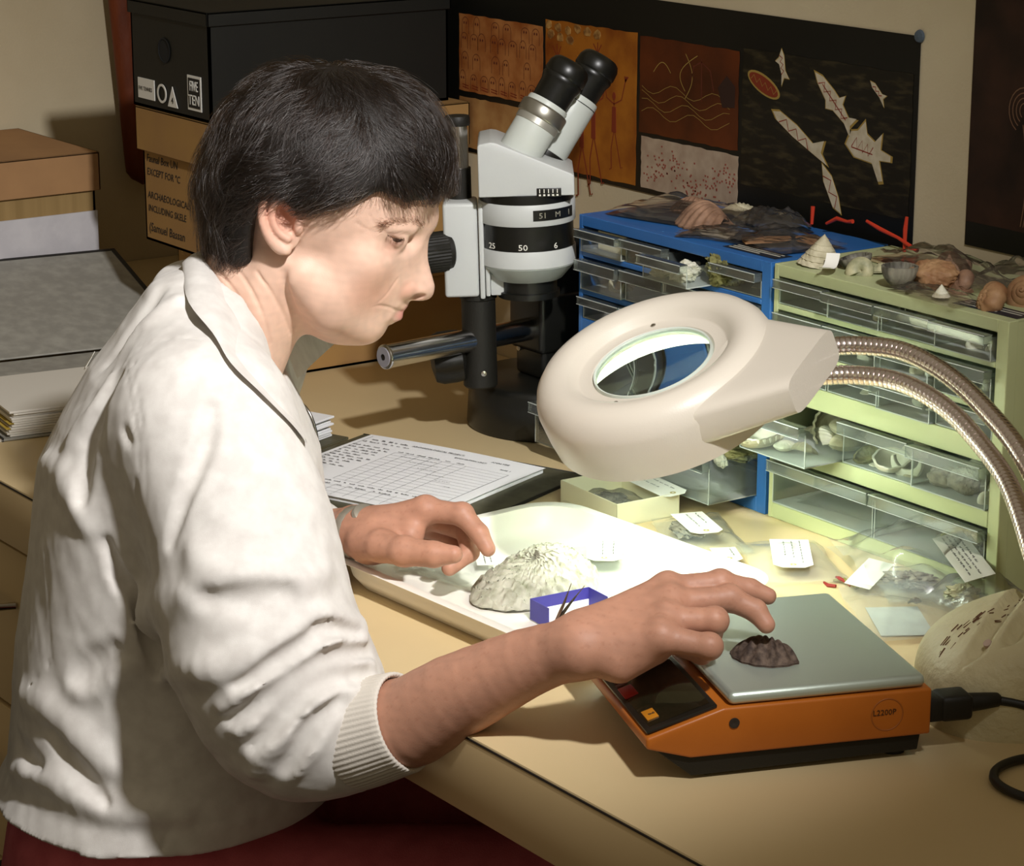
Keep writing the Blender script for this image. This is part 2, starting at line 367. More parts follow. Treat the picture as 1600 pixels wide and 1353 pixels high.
# optical body
BX, BY = .0540, -.004
KZ, KR = .885, 1.05
SQ = Matrix.Translation((BX, BY, .046)) @ Matrix.Diagonal((KR, KR, KZ, 1)) @ Matrix.Translation((-BX, -BY, -.046))     # proportions of the whole optical body
ax = Matrix.Translation((BX, BY, 0)); seg = 72
MM0 = MM; MM = MM0 @ SQ
body = mm(B().lathe([(.0, .0880), (.0470, .0880), (.0482, .0895), (.0482, .1085), (.0478, .1095), (0, .1095)], seg, M=ax), 'lower_ring', M_MGREY)
mm(B().lathe([(0, .0690), (.0330, .0690), (.0345, .0700), (.0476, .0878), (.0476, .0882), (0, .0882)], seg, M=ax), 'lower_cone', mat('microscope_grey_green', '#a9b0aa', .42, spec=.45), body)
def drumscal(a, z): return 1 - .012 * max(0, math.cos(5 * a)) ** 4 * (1 if .1195 < z < .138 else 0)
drum = mm(B().lathe([(0, .1094), (.0466, .1094), (.0466, .1180), (.0466, .1200), (.0466, .1300), (.0466, .1370), (.0466, .1395), (0, .1395)], 120, M=ax, mod=drumscal), 'zoom_drum', M_MDARK, body)
mm(B().lathe([(0, .1394), (.0478, .1394), (.0484, .1404), (.0484, .1640), (.0478, .1650), (0, .1650)], seg, M=ax), 'upper_ring', M_MGREY, body)
mm(B().lathe([(0, .1648), (.0468, .1648), (.0468, .1752), (0, .1752)], seg, M=ax), 'band', M_MDARK, body)
mm(B().lathe([(0, .0460), (.0270, .0460), (.0310, .0470), (.0310, .0540), (.0285, .0550), (.0285, .0700), (0, .0700)], 48, M=ax), 'objective', M_MDARK, body)
# binocular head: a wedge that carries two slanting tubes
hp = [(-.0470, .1752), (.0470, .1752), (.0470, .1985), (.0440, .2010), (-.0290, .2385), (-.0345, .2395), (-.0455, .2370), (-.0470, .2345)]
Mh = Matrix(((1, 0, 0, BX), (0, 0, -1, BY), (0, 1, 0, 0), (0, 0, 0, 1)))
head = mm(B().prism(hp, -.044, .044, .006, M=Mh, seg=3), 'binocular_head', M_MGREY)
td = Vector((.54, .24, .82)).normalized(); MM = MM0
def eyepiece(base, ring):
    f = frame(SQ @ Vector(base), td) @ Matrix.Diagonal((1.12, 1.12, 1.14, 1))
    t = mm(B().lathe([(0, .004), (.0195, .004), (.0202, .005), (.0202, .062), (.0196, .064), (0, .064)], 40, M=f), 'eyepiece_tube', mat('tube_grey', '#c6cbc4', .4, spec=.45), head)
    mm(B().lathe([(0, -.006), (.0208, -.006), (.0212, -.005), (.0212, .0046), (.0200, .0052)], 40, M=f), 'tube_ring', M_MDARK, t)
    z0 = .064
    if ring:
        mm(B().lathe([(.0204, .0455), (.0224, .0465), (.0230, .0480), (.0230, .0570), (.0222, .0585), (.0205, .0592)], 40, M=f, cap=False), 'dioptre_ring', mat('satin_alloy', '#aaa79c', .35, metal=.9), t)
        mm(B().lathe([(.0203, .0395), (.0210, .0400), (.0210, .0458)], 40, M=f, cap=False), 'scale_ring', mat('scale_alloy', '#b5b3a8', .4, metal=.6), t)
    else:
        mm(B().lathe([(.02035, .0575), (.02035, .0583)], 40, M=f, cap=False), 'index_line', M_MDARK, t)
    mm(B().lathe([(0, z0), (.0172, z0), (.0176, z0 + .001), (.0182, z0 + .0175), (.0196, z0 + .021), (.0202, z0 + .0235), (.0196, z0 + .0255), (.0206, z0 + .0275), (.0200, z0 + .036), (.0178, z0 + .0405), (.0150, z0 + .0425), (.0138, z0 + .0415), (.0125, z0 + .030), (0, z0 + .028)], 44, M=f), 'eyecup', M_MDARK, t)
eyepiece((BX - .013, BY - .020, .2090), True)
eyepiece((BX + .018, BY + .028, .2080), False)
# engraved plates and numbers
MM = MM0 @ SQ
def on_drum(ang, z, r): a = math.radians(ang); return Matrix.Translation((BX + r * math.sin(a), BY - r * math.cos(a), z)) @ Matrix.Rotation(a, 4, 'Z') @ Matrix.Rotation(math.pi / 2, 4, 'X')
def put(M): return Matrix.Translation(-MO) @ MM @ M
for ang, tx in ((-49, '25'), (-6, '50'), (36, '6')): text(tx, .0098, M_WHITE, drum, put(on_drum(ang, .1118, .0469)), 'number', align='CENTER')
def plate(a0, a1, z0, z1, r, m, name, parent):
    n = 12; v = []; f = []
    for i in range(n + 1):
        a = math.radians(a0 + (a1 - a0) * i / n)
        for z, rr in ((z0, r - .0006), (z0, r), (z1, r), (z1, r - .0006)): v.append((BX + rr * math.sin(a), BY - rr * math.cos(a), z))
    for i in range(n):
        for k in range(4): f.append((i * 4 + k, (i + 1) * 4 + k, (i + 1) * 4 + (k + 1) % 4, i * 4 + (k + 1) % 4))
    f += [(0, 1, 2, 3), (4 * n + 3, 4 * n + 2, 4 * n + 1, 4 * n)]
    b = B(); b.add(v, f); return mm(b, name, m, parent, smooth=False)
np_ = plate(7, 66, .1465, .1590, .0490, M_MDARK, 'name_plate', body)
for ang, tx in ((16, '5'), (21, '1'), (38, 'M'), (57, 'I')): text(tx, .0092, mat('plate_print', '#8e8c7e', .6), np_, put(on_drum(ang, .1495, .04915)), 'number', align='CENTER')
sp = mm(B().box(BX + .010, BX + .034, BY - .0452, BY - .0436, .1745, .1845, .0004), 'scale_plate', M_MDARK, head)
for k in range(5):
    mm(B().box(BX + .0125 + k * .0043, BX + .0133 + k * .0043, BY - .0456, BY - .0450, .1790, .1835), 'tick', M_WHITE, sp, smooth=False)
    mm(B().box(BX + .0120 + k * .0043, BX + .0140 + k * .0043, BY - .0456, BY - .0450, .1755, .1775), 'tick', M_WHITE, sp, smooth=False)
# ---------------------------------------------------------------- magnifier lamp on two flexible arms
M_LAMPW = mat('lamp_cream', '#cdc5b7', .38, spec=.45, bump=.10, bscale=700, coat=.1)
LC = Vector((.114, -.236, .210)); LN = Vector((.013, -.407, .913)).normalized()
lx = Vector((.150, .061, .0)); lx = (lx - LN * lx.dot(LN)).normalized(); ly = LN.cross(lx)
ML = Matrix(((lx.x, ly.x, LN.x, LC.x), (lx.y, ly.y, LN.y, LC.y), (lx.z, ly.z, LN.z, LC.z), (0, 0, 0, 1)))
LB = Vector((.505, -.152, 0))
lamp = thing('magnifier_lamp', 'cream ring-light magnifier lamp on two chrome flexible arms, lit above the tray', 'lamp', LB)
def lo(b, name, m, parent=lamp, M=ML, **k):
    b.v = [tuple((M @ Vector(v)) - LB) for v in b.v]; return b.obj(name, m, parent, **k)
ring = [(.0535, -.003), (.0560, .0005), (.0660, .0010), (.0680, .0022), (.0720, .0085), (.0800, .0130), (.0900, .0135), (.0985, .0095), (.1050, .0020), (.1085, -.0080), (.1092, -.0130), (.1075, -.0350), (.1050, -.0510), (.1010, -.0515), (.1015, -.0350), (.1005, -.0020), (.0940, .0060), (.0800, .0070), (.0700, -.0020), (.0620, -.0120), (.0560, -.0120), (.0540, -.0110), (.0535, -.003)]
hd_ = lo(B().lathe(ring, 120, cap=False), 'lamp_head', M_LAMPW, angle=50)
# neck that flares out of the ring and takes the two arms
def neck(u, v):
    t = u; x = .060 + (.158 - .060) * t; hw = .081 - .038 * t; a = v * 2 * math.pi
    top = .0025 + .0085 * t; bot = -.0425 + .0185 * t; c, s = math.cos(a), math.sin(a); e = .38
    yy = hw * math.copysign(abs(c) ** e, c); zz = (top + bot) / 2 + (top - bot) / 2 * math.copysign(abs(s) ** e, s)
    return (x, yy, zz)
b = B(); b.grid(neck, 10, 40); n0 = len(b.v); b.f.append(tuple(10 * 41 + k for k in range(40))); b.f.append(tuple(range(39, -1, -1)))
lo(b, 'lamp_neck', M_LAMPW, hd_, angle=60)
lo(B().lathe([(.0535, -.006), (.0545, -.002), (.0535, .0015), (.0520, .0010), (.0515, -.006)], 64, cap=False), 'lens_rim', mat('lens_rim', '#c8d0c6', .3), hd_)
# lens: a biconvex piece of glass
mg = bpy.data.materials.new('lens_glass'); mg.use_nodes = True; pg = mg.node_tree.nodes['Principled BSDF']
pg.inputs['Base Color'].default_value = (.86, .97, .92, 1); pg.inputs['Roughness'].default_value = .0; pg.inputs['Transmission Weight'].default_value = 1.; pg.inputs['IOR'].default_value = 1.5
lens = [(0, .0005)] + [(.0525 * k / 10, .0005 - .0010 * (k / 10) ** 2) for k in range(1, 11)] + [(.0525, -.0050)] + [(.0525 * k / 10, -.0055 + .0005 * (k / 10) ** 2) for k in range(9, -1, -1)]
lo(B().lathe(lens[::-1], 72, cap=False), 'lens', mg, hd_, angle=30)
for an in (118, 268): lo(B().lathe([(0, 0), (.0022, 0), (.0024, .0008), (.0012, .0016), (0, .0017)], 14, M=frame((.0635 * math.cos(math.radians(an)), .0635 * math.sin(math.radians(an)), .0010), (0, 0, 1))), 'screw', M_STEEL, hd_)
# fluorescent ring tube under the head
mt = bpy.data.materials.new('fluorescent_tube'); mt.use_nodes = True; nt = mt.node_tree
em = nt.nodes.new('ShaderNodeEmission'); em.inputs['Color'].default_value = (.84, 1.0, .86, 1); em.inputs['Strength'].default_value = 46.
nt.links.new(em.outputs[0], nt.nodes['Material Output'].inputs['Surface'])
lo(B().tube([((.0865) * math.cos(2 * math.pi * k / 96), .0865 * math.sin(2 * math.pi * k / 96), -.0085) for k in range(97)], .0095, 12, cap=False), 'ring_tube', mt, hd_)
# flexible arms: coiled chrome
def arm(path, n_out=420):
    P = [np.array(p) for p in path]; Q = []
    for i in range(len(P) - 1):
        p0, p1, p2, p3 = P[max(i - 1, 0)], P[i], P[i + 1], P[min(i + 2, len(P) - 1)]
        for t in np.arange(24) / 24: Q.append(.5 * (2 * p1 + (p2 - p0) * t + (2 * p0 - 5 * p1 + 4 * p2 - p3) * t * t + (3 * p1 - p0 - 3 * p2 + p3) * t ** 3))
    Q.append(P[-1]); Q = np.array(Q); s = np.concatenate([[0], np.cumsum(np.linalg.norm(np.diff(Q, axis=0), axis=1))])
    step = .00045; ss = np.arange(0, s[-1], step); R = np.stack([np.interp(ss, s, Q[:, i]) for i in range(3)], 1); rr = []
    for x in ss:
        ph = (x % .0048) / .0048
        rr.append(.0081 if x < .022 else (.0085 - .0009 * (1 if ph > .86 else 0) - .0002 * (ph - .4) ** 2 * 4))
    return R, rr
M_ARM = mat('chrome_coil', '#e6dcd8', .22, metal=1.)
A1 = [(.176, -.112, .2205), (.188, -.105, .2205), (.210, -.086, .2230), (.240, -.069, .223), (.272, -.062, .217), (.309, -.060, .205), (.348, -.064, .189), (.389, -.072, .170), (.430, -.085, .144), (.470, -.100, .116), (.500, -.115, .090), (.515, -.122, .070)]
A2 = [(.182, -.132, .1975), (.194, -.125, .1980), (.220, -.101, .2010), (.250, -.085, .201), (.283, -.079, .196), (.320, -.077, .184), (.360, -.082, .166), (.399, -.095, .151), (.436, -.115, .135), (.475, -.138, .112), (.505, -.152, .088), (.520, -.160, .068)]
for A in (A1, A2):
    R, rr = arm(A); lo(B().tube(R, rr, 18), 'flexible_arm', M_ARM, M=Matrix.Identity(4), angle=30)
for c, d in (((.186, -.107, .2205), (.78, .58, .02)), ((.192, -.127, .1978), (.74, .66, .05))):
    lo(B().lathe([(.0085, -.012), (.0105, -.010), (.0108, .001), (.0098, .003), (.0082, .003)], 24, M=frame(c, d), cap=False), 'arm_socket', M_LAMPW, M=Matrix.Identity(4))
# cast base: a rounded, ribbed wedge of textured metal with rusty scratches
M_CAST = mat('cast_cream', '#cbc19b', .50, spec=.4, bump=1.4, bscale=150, col2='#c2b791', cscale=30)
MB = Matrix(((RT.x, -TC.x, 0, LB.x), (RT.y, -TC.y, 0, LB.y), (0, 0, 1, 0), (0, 0, 0, 1)))
def dome(u, v):
    a = 2 * math.pi * u; q = math.sin(v * math.pi / 2); c, s = math.cos(a), math.sin(a); e = .62
    x = .098 * math.copysign(abs(c) ** e, c) * q ** .55; y = .082 * math.copysign(abs(s) ** e, s) * q ** .55
    z = .094 * (math.cos(v * math.pi / 2)) ** .55 if v < 1 else 0
    z *= .93 + .35 * x / .1 * (1 if x > 0 else .8)
    if z > .03:
        for k in range(3):
            cx = -.030 + k * .027
            d = abs((x - cx) - (y - .01) * .55); w_ = max(0, 1 - d / .0100); z -= .0110 * w_ ** .6 * min(1, max(0, (z - .035) / .02)) * (1 if y > -.045 else max(0, 1 - (-.045 - y) / .012))
    return (x, y, max(z, 0))
bs = B().grid(dome, 220, 70); bs = lo(bs, 'lamp_base', M_CAST, M=MB, angle=180)
lo(B().tube([(-.046, -.035, .055), (-.053, -.040, .066)], [.0042, .0034], 12), 'base_pin', mat('dull_pink_plastic', '#b39a8c', .6), bs, M=MB)
R_ = random.Random(5); sc = B()
for k in range(46):
    t = R_.random(); x = -.088 + .085 * t + R_.uniform(-.006, .006); y = -.020 + .050 * t + R_.uniform(-.010, .010)
    def hz(x, y):      # height of the casting under a point, found by sampling
        best = min(DOME, key=lambda p: (p[0] - x) ** 2 + (p[1] - y) ** 2); return best[2]
    if k == 0: DOME = [dome(u / 90, v / 45) for u in range(90) for v in range(46)]
    L = R_.uniform(.004, .011)
    sc.tube([(x, y, hz(x, y) + .0002), (x + L * .6, y + L * .5, hz(x + L * .6, y + L * .5) + .0002)], .00045, 5)
lo(sc, 'rust_scratches', mat('rust', '#5e3a20', .9), bs, M=MB)
# ---------------------------------------------------------------- laboratory scale
M_ORG = mat('orange_plastic', '#b8671f', .38, spec=.45, bump=.06, bscale=600, col2='#b0611c', cscale=20)
M_PAN = mat('pan_steel', '#c6d3c8', .36, metal=.62, bump=.12, bscale=60, stretch=(3, 160, 3))
SA = 1.2089
scale = thing('laboratory_scale', 'orange laboratory scale with square steel pan at the desk front', 'scale', (.454, -.5067, 0), SA)
def side(poly, y0, y1, bev):
    # profile in x-z, extruded along y
    return B().prism(poly, y0, y1, bev, M=Matrix(((1, 0, 0, 0), (0, 0, 1, 0), (0, 1, 0, 0), (0, 0, 0, 1))), seg=3)
side([(0, .0286), (.034, .0185), (.2212, .0185), (.2212, .0549), (.0585, .0549), (0, .0370)], 0, .205, .0022).obj('housing', M_ORG, scale)
side([(.006, .0275), (.034, .0190), (.215, .0190), (.213, .0055), (.036, .0030)], .004, .200, .001).obj('base', M_MMATT, scale)
for x, y in ((.05, .02), (.05, .185), (.20, .02), (.20, .185)): B().lathe([(0, 0), (.009, 0), (.009, .006), (0, .006)], 16, M=Matrix.Translation((x, y, 0))).obj('foot', M_MMATT, scale)
# sloping display under a glossy dark cover
sl = math.atan2(.0179, .0585); MS = Matrix.Translation((0, 0, .0370)) @ Matrix.Rotation(-sl, 4, 'Y'); Ls = math.hypot(.0585, .0179)
fr = B().box(.002, Ls - .003, .004, .201, .0002, .0035, .0016, 2, M=MS).obj('display_frame', mat('frame_black', '#1b1914', .3), scale)
mc = mat('display_cover', '#1a1b10', .05, spec=.6, coat=1.)
def cover(u, v):
    x = .0065 + (Ls - .0135) * u; y = .010 + .185 * v
    return tuple(MS @ Vector((x, y, .0037 + .0018 * math.sin(math.pi * u) * max(0, math.sin(math.pi * v)) ** .4 * (1 if v > .25 else .35 + .65 * v / .25))))
B().grid(cover, 16, 40).obj('display_cover', mc, fr, angle=180)
B().box(.0055, .0165, .066, .086, .0036, .0050, .0004, M=MS).obj('red_label', mat('red_label', '#b0201c', .5), fr)
for k in range(4): B().box(.0060 + .0005 * (k % 2), .0155 - .001 * k, .089 + k * .006, .0935 + k * .006, .0036, .0049, .0004, M=MS).obj('red_label', mat('worn_label', '#6b3a2c', .6), fr)
lb = B().box(.0080, .0172, .0190, .0350, .0036, .0050, .0004, M=MS).obj('yellow_label', mat('yellow_label', '#c07a16', .5), fr)
text('g', .007, M_DARK, lb, MS @ Matrix.Translation((.0145, .0245, .0051)) @ Matrix.Rotation(math.pi / 2, 4, 'Z'), 'print')
# pan: shallow steel tray with rounded rim
def pan(u, v): return None
pn = B().box(.063, .2166, .0015, .1985, .0555, .0653, .0045, 4).obj('pan', M_PAN, scale)
B().box(.085, .195, .03, .17, .0540, .0560).obj('pan_support', M_MMATT, scale)
B().lathe([(0, 0), (.0040, 0), (.0040, .0006), (.0030, .0007), (0, -.0002)], 20, M=frame((.0665, -.0003, .0430), (0, -1, 0))).obj('screw_hole', M_DARK, scale)
rg = B().lathe([(.0118, 0), (.0124, .0003), (.0130, 0)], 40, M=frame((.1860, -.0001, .0375), (0, -1, 0)), cap=False).obj('badge_ring', mat('badge_line', '#9a5416', .5), scale)
text('L2200P', .0062, mat('badge_ink', '#40240c', .6), rg, Matrix.Translation((.1745, -.0004, .0375)) @ Matrix.Rotation(math.pi / 2, 4, 'X'), 'lettering', extrude=.0001)
# mains plug and lead
cord = thing('power_cord', 'black power cord plugged into the right end of the orange scale', 'cord', (.54, -.28, 0))
def co(b, name, m): b.v = [(x - .54, y + .28, z) for x, y, z in b.v]; return b.obj(name, m, cord)
pe1 = Vector((math.cos(SA), math.sin(SA), 0)); pp0 = Vector((.454, -.5067, 0)) + pe1 * .2218 + Vector((-math.sin(SA), math.cos(SA), 0)) * .016 + Vector((0, 0, .034))
fp = frame(pp0, pe1)
co(B().box(-.011, .011, -.009, .009, 0, .012, .002, M=fp).box(-.012, .012, -.010, .010, .010, .036, .004, 3, M=fp).lathe([(.0075, .034), (.0065, .048), (.0055, .060), (.004, .062)], 16, M=fp), 'plug', M_MMATT)
q0 = pp0 + pe1 * .058
lead = [tuple(q0), (q0.x + .016, q0.y + .018, .030), (q0.x + .050, q0.y + .045, .018), (q0.x + .10, q0.y + .09, .0045), (q0.x + .17, q0.y + .11, .0045), (q0.x + .19, q0.y + .03, .0045), (.660, -.225, .0045), (.598, -.232, .0045), (.583, -.252, .0045), (.584, -.280, .0045), (.600, -.300, .0045), (.626, -.305, .0045), (.655, -.295, .0045), (.70, -.27, .0045), (.80, -.22, .0045)]
Pl = [np.array(p) for p in lead]; Q = []
for i in range(len(Pl) - 1):
    p0_, p1_, p2_, p3_ = Pl[max(i - 1, 0)], Pl[i], Pl[i + 1], Pl[min(i + 2, len(Pl) - 1)]
    for t in np.arange(8) / 8: Q.append(.5 * (2 * p1_ + (p2_ - p0_) * t + (2 * p0_ - 5 * p1_ + 4 * p2_ - p3_) * t * t + (3 * p1_ - p0_ - 3 * p2_ + p3_) * t ** 3))
co(B().tube(Q, .0036, 10), 'lead', M_BLK)
# ---------------------------------------------------------------- tray and what lies on it
M_TRAY = mat('white_tray_plastic', '#eeeadf', .35, spec=.45, bump=.03, bscale=200)
TA = math.radians(3.0)
def rrect(w, d, r, n=8):
    P = []
    for cx, cy, a0 in ((w / 2 - r, d / 2 - r, 0), (-w / 2 + r, d / 2 - r, 90), (-w / 2 + r, -d / 2 + r, 180), (w / 2 - r, -d / 2 + r, 270)):
        for k in range(n + 1): a = math.radians(a0 + 90 * k / n); P.append((cx + r * math.cos(a), cy + r * math.sin(a)))
    return P
def tray_mesh(w, d, h, t):
    b = B(); loops = []
    for (dx, z, r) in ((-.020, 0, .030), (-.012, .0015, .034), (-.004, .012, .038), (.0, h - .003, .042), (.0065, h - .001, .045), (.0070, h, .045), (.0040, h + .0012, .043), (-.0035, h, .040), (-.0075, .013, .036), (-.0150, .0040, .030), (-.0230, .0022, .026), (-.06, .0020, .010)):
        loops.append([(x, y, z) for x, y in rrect(w + 2 * dx, d + 2 * dx, r)])
    n = len(loops[0]); v = [p for l in loops for p in l]; f = []
    for i in range(len(loops) - 1):
        for k in range(n): f.append((i * n + k, i * n + (k + 1) % n, (i + 1) * n + (k + 1) % n, (i + 1) * n + k))
    f.append(tuple(range(n))[::-1]); f.append(tuple((len(loops) - 1) * n + k for k in range(n)))
    b.add(v, f); return b
tray = tray_mesh(.305, .262, .028, .002).obj('plastic_tray', M_TRAY, angle=60, loc=(.0705, -.3130, 0), rz=TA, label='white plastic tray on the desk under the ring light', cat='tray')
TZ = .0024
# the large oyster shell: wavy growth layers stacked like shingles
def oyster(L, Wd, H, seed=1, n=13, amp=.16):
    hx, hy = -L * .44, Wd * .16                                            # the hinge the layers grow away from
    def outl(a): return 1 + .07 * math.sin(2 * a + seed) + .06 * math.sin(3 * a + 1.7 * seed) + .02 * math.sin(9 * a) + .008 * math.sin(17 * a + 1)
    def top(u, v):
        a = 2 * math.pi * u; r = v; o = outl(a); x = L / 2 * r * o * math.cos(a); y = Wd / 2 * r * o * math.sin(a)
        dh = math.hypot((x - hx), (y - hy) * 1.15) / L; ah = math.atan2(y - hy, x - hx)
        q = dh * n + .55 * math.sin(ah * 6 + dh * 3) + .35 * math.sin(ah * 13 - dh * 5 + 1) + .18 * math.sin(ah * 27 + dh * 9); fq = q - math.floor(q)
        lay = (1 - fq) ** 1.4 * (.5 + .5 * math.sin(ah * 9 + math.floor(q) * 2.3) ** 2) if fq > .06 else fq / .06
        z = H * (1 - r ** 2.4) ** .75 * (1 + .18 * math.cos(a - 2.6)) + H * amp * lay * min(1, (1 - r) * 12 + .25) + H * .02 * math.sin(ah * 40 + dh * 30)
        return (x + .0010 * math.sin(a * 31 + r * 30), y + .0010 * math.cos(a * 27 - r * 25), max(z, .0004) + .0012)
    def bot(u, v):
        a = 2 * math.pi * u; o = outl(a); return (L / 2 * v * o * math.cos(a), Wd / 2 * v * o * math.sin(a), .0012 - .0012 * (1 - v ** 2))
    return B().grid(top, 260, 150).grid(bot, 90, 10)
M_OYS = mat('oyster_shell', '#bdbaa9', .75, spec=.3, bump=.7, bscale=260, col2='#7f8067', cscale=75, cdetail=8, cramp=(.42, .74))
oyster(.138, .108, .027, 2).obj('oyster_shell', M_OYS, angle=60, loc=(.052, -.314, TZ), rot=(.0, .0, math.radians(-60)), label='large grey layered oyster shell lying in the white tray', cat='shell')

def bag(w, d, seed, puff=.008, crump=.0014, n=26, fold=0., m=None, curl=None):
    """a flat clear bag: two crumpled sheets joined round the edge"""
    uu, vv = np.meshgrid(np.linspace(0, 1, n + 1), np.linspace(0, 1, n + 1), indexing='ij'); G = {}
    for sd in (0, 1):
        e = np.clip(np.minimum(np.minimum(uu, 1 - uu), np.minimum(vv, 1 - vv)) * 6, 0, 1)
        q = noise3(uu * 5 + seed, vv * 5 - seed, seed * .7 + sd, seed % 17) + .6 * np.abs(noise3(uu * 11, vv * 11 + seed, sd, seed % 13))
        G[sd] = puff * (np.sin(np.pi * uu) * np.sin(np.pi * vv)).clip(0) ** .7 * (1 if sd else .1) + crump * (1 + np.abs(q)) * (1.2 if sd else .25) + q * crump * (.8 if sd else .2) * e
    def pos(u, v, s):
        x = (u - .5) * w + .03 * w * math.sin(v * 4 + seed); y = (v - .5) * d + .03 * d * math.sin(u * 5 + seed * 2); z = max(float(G[s][round(u * n), round(v * n)]), .0002) + (.0006 if s else 0)
        if curl: z += curl(u, v)
        return (x, y, z)
    return B().grid(lambda u, v: pos(u, v, 1), n, n).grid(lambda u, v: pos(u, v, 0), n, n)
M_BAG = clear_mat('clear_bag', (.99, 1., .99), haze=.10, gloss=.018, rough=.16, hazecol=(.92, .96, .93), ior=1.18)
M_INK = mat('ink', '#2b2b33', .7); M_PAPER = mat('tag_paper', '#efeee6', .8, spec=.2, col2='#e6e4da', cscale=30)
def specimen_bag(x, y, z, w, d, rz, label, seed, group='clear specimen bags', **k):
    return bag(w, d, seed, **k).obj('specimen_bag', M_BAG, angle=180, loc=(x, y, z), rz=math.radians(rz), label=label, cat='bag', group=group)
def tag(x, y, z, w, d, rz, label, seed, rows=3, hole=True, name='label_tag', tilt=(0, 0), m=None, group='paper labels', clip=True, curl=0.):
    c = min(w, d) * .22 if clip else 0
    poly = [(-w / 2, -d / 2), (w / 2 - c, -d / 2), (w / 2, -d / 2 + c), (w / 2, d / 2 - c), (w / 2 - c, d / 2), (-w / 2, d / 2)] if clip else [(-w / 2, -d / 2), (w / 2, -d / 2), (w / 2, d / 2), (-w / 2, d / 2)]
    if curl:
        b = B()
        for s in (0, .0003): b.grid(lambda u, v: ((u - .5) * w, (v - .5) * d, s + curl * (u - .4) ** 2 * 4), 14, 2)
        o = b.obj(name, m or M_PAPER, angle=180, loc=(x, y, z), rot=(tilt[0], tilt[1], math.radians(rz)), label=label, cat='label', group=group)
    else:
        o = B().prism(poly, 0, .0004).obj(name, m or M_PAPER, smooth=False, loc=(x, y, z), rot=(tilt[0], tilt[1], math.radians(rz)), label=label, cat='label', group=group)
        if rows: scribble(rows, -w / 2 + .004, w / 2 - (.014 if hole else .004), d / 2 - d * .25, d * .62 / rows, min(.0019, d * .07), seed, wd=.00045).obj('handwriting', M_INK, o, smooth=False, loc=(0, 0, .00055))
        if hole: B().lathe([(.0012, 0), (.0030, 0), (.0030, .0002), (.0012, .0002)], 18, M=Matrix.Translation((w / 2 - .008, 0, .0004)), cap=False).obj('eyelet', mat('eyelet_card', '#b3a56a', .7), o)
    return o
specimen_bag(-.035, -.350, TZ, .085, .060, 20, 'clear specimen bag in the tray beneath the left hand', 3, puff=.004)
specimen_bag(.025, -.235, TZ, .105, .075, -12, 'clear specimen bag in the tray behind the oyster shell', 5, puff=.005)
specimen_bag(.125, -.262, TZ, .075, .055, -4, 'clear specimen bag in the tray right of the oyster shell', 8, puff=.003)
specimen_bag(.180, -.318, TZ, .060, .050, 6, 'small clear bag of pale flakes in the tray beside the purple box', 9, puff=.004)
tag(.030, -.222, TZ + .012, .062, .032, -38, 'white tag inside the bag behind the oyster shell', 4, rows=2, tilt=(0, 0))
tag(-.022, -.318, TZ + .007, .030, .018, -30, 'small tag beside the fingers of the left hand', 6, rows=2, hole=False, clip=False)
tag(.135, -.243, TZ + .006, .055, .030, -6, 'blank white card in the tray nearest its back edge', 7, rows=0, hole=False, clip=False)
B().box(-.022, .022, -.016, .016, 0, .0005).obj('label_tag', M_PAPER, smooth=False, loc=(.196, -.290, TZ + .007), rz=math.radians(4), label='plain white card in the tray close behind the right wrist', cat='label', group='paper labels')
# pale flakes in the small bag
rn = random.Random(4); fb = B()
for k in range(26):
    a = rn.random() * 6.28; M = Matrix.Translation((rn.uniform(-.02, .02), rn.uniform(-.016, .016), .0012 + .001 * rn.random())) @ Matrix.Rotation(a, 4, 'Z') @ Matrix.Rotation(rn.uniform(-.4, .4), 4, 'X')
    fb.box(-.004, .004, -.0025, .0025, -.0003, .0003, M=M)
o = fb.obj('shell_flakes', mat('pale_flakes', '#8aa39c', .7, col2='#c9d2c8', cscale=120), smooth=False, loc=(.180, -.318, TZ + .0008), label='pale shell flakes inside the small bag by the purple box', cat='shell flakes'); o['kind'] = 'stuff'
# open purple box lid with white inside, tweezers resting in it
M_PURP = mat('purple_card', '#4a44a0', .55, col2='#433d94', cscale=30); M_WCARD = mat('white_card', '#f1f0ea', .75)
pb = thing('card_box', 'small open purple card box in the tray, tweezers leaning in it', 'box', (.1335, -.3390, TZ), math.radians(86))
BW, BD, BH, tt = .060, .030, .0190, .0006
B().box(-BW / 2, BW / 2, -BD / 2, BD / 2, 0, tt).obj('base', M_WCARD, pb, smooth=False)
for nm, q in (('side', (-BW / 2, BW / 2, BD / 2 - tt, BD / 2)), ('end', (-BW / 2, -BW / 2 + tt, -BD / 2, BD / 2)), ('end', (BW / 2 - tt, BW / 2, -BD / 2, BD / 2))):
    B().box(q[0], q[1], q[2], q[3], 0, BH).obj(nm, M_PURP, pb, smooth=False)
B().box(-BW / 2 + .001, BW / 2 - .001, BD / 2 - .0016, BD / 2 - .0007, .0006, BH * .45).obj('lining', M_WCARD, pb, smooth=False)
tw = thing('tweezers', 'steel tweezers leaning in the purple box', 'tweezers', (.153, -.3720, TZ + .001))
for sgn in (-1, 1):
    pts = [(.0, .0, .0015), (-.004 + .0010 * sgn, .010, .0085), (-.009 + .0025 * sgn, .023 + .001 * sgn, .0180), (-.0150 + .0055 * sgn, .0390 + .003 * sgn, .0300)]
    P = [Vector(p) for p in pts]; b = B()
    def bl(u, v, P=P):
        t = u * 3; i = min(int(t), 2); p = P[i].lerp(P[i + 1], t - i); wd = .0010 + .0032 * math.sin(math.pi * min(1, u * 1.15)) ; return (p.x + (v - .5) * wd, p.y, p.z + .0004 * (v - .5))
    b.grid(bl, 18, 2); b.grid(lambda u, v: tuple(Vector(bl(u, v)) - Vector((0, 0, .0008))), 18, 2); b.obj('arm', M_STEEL, tw, angle=180)
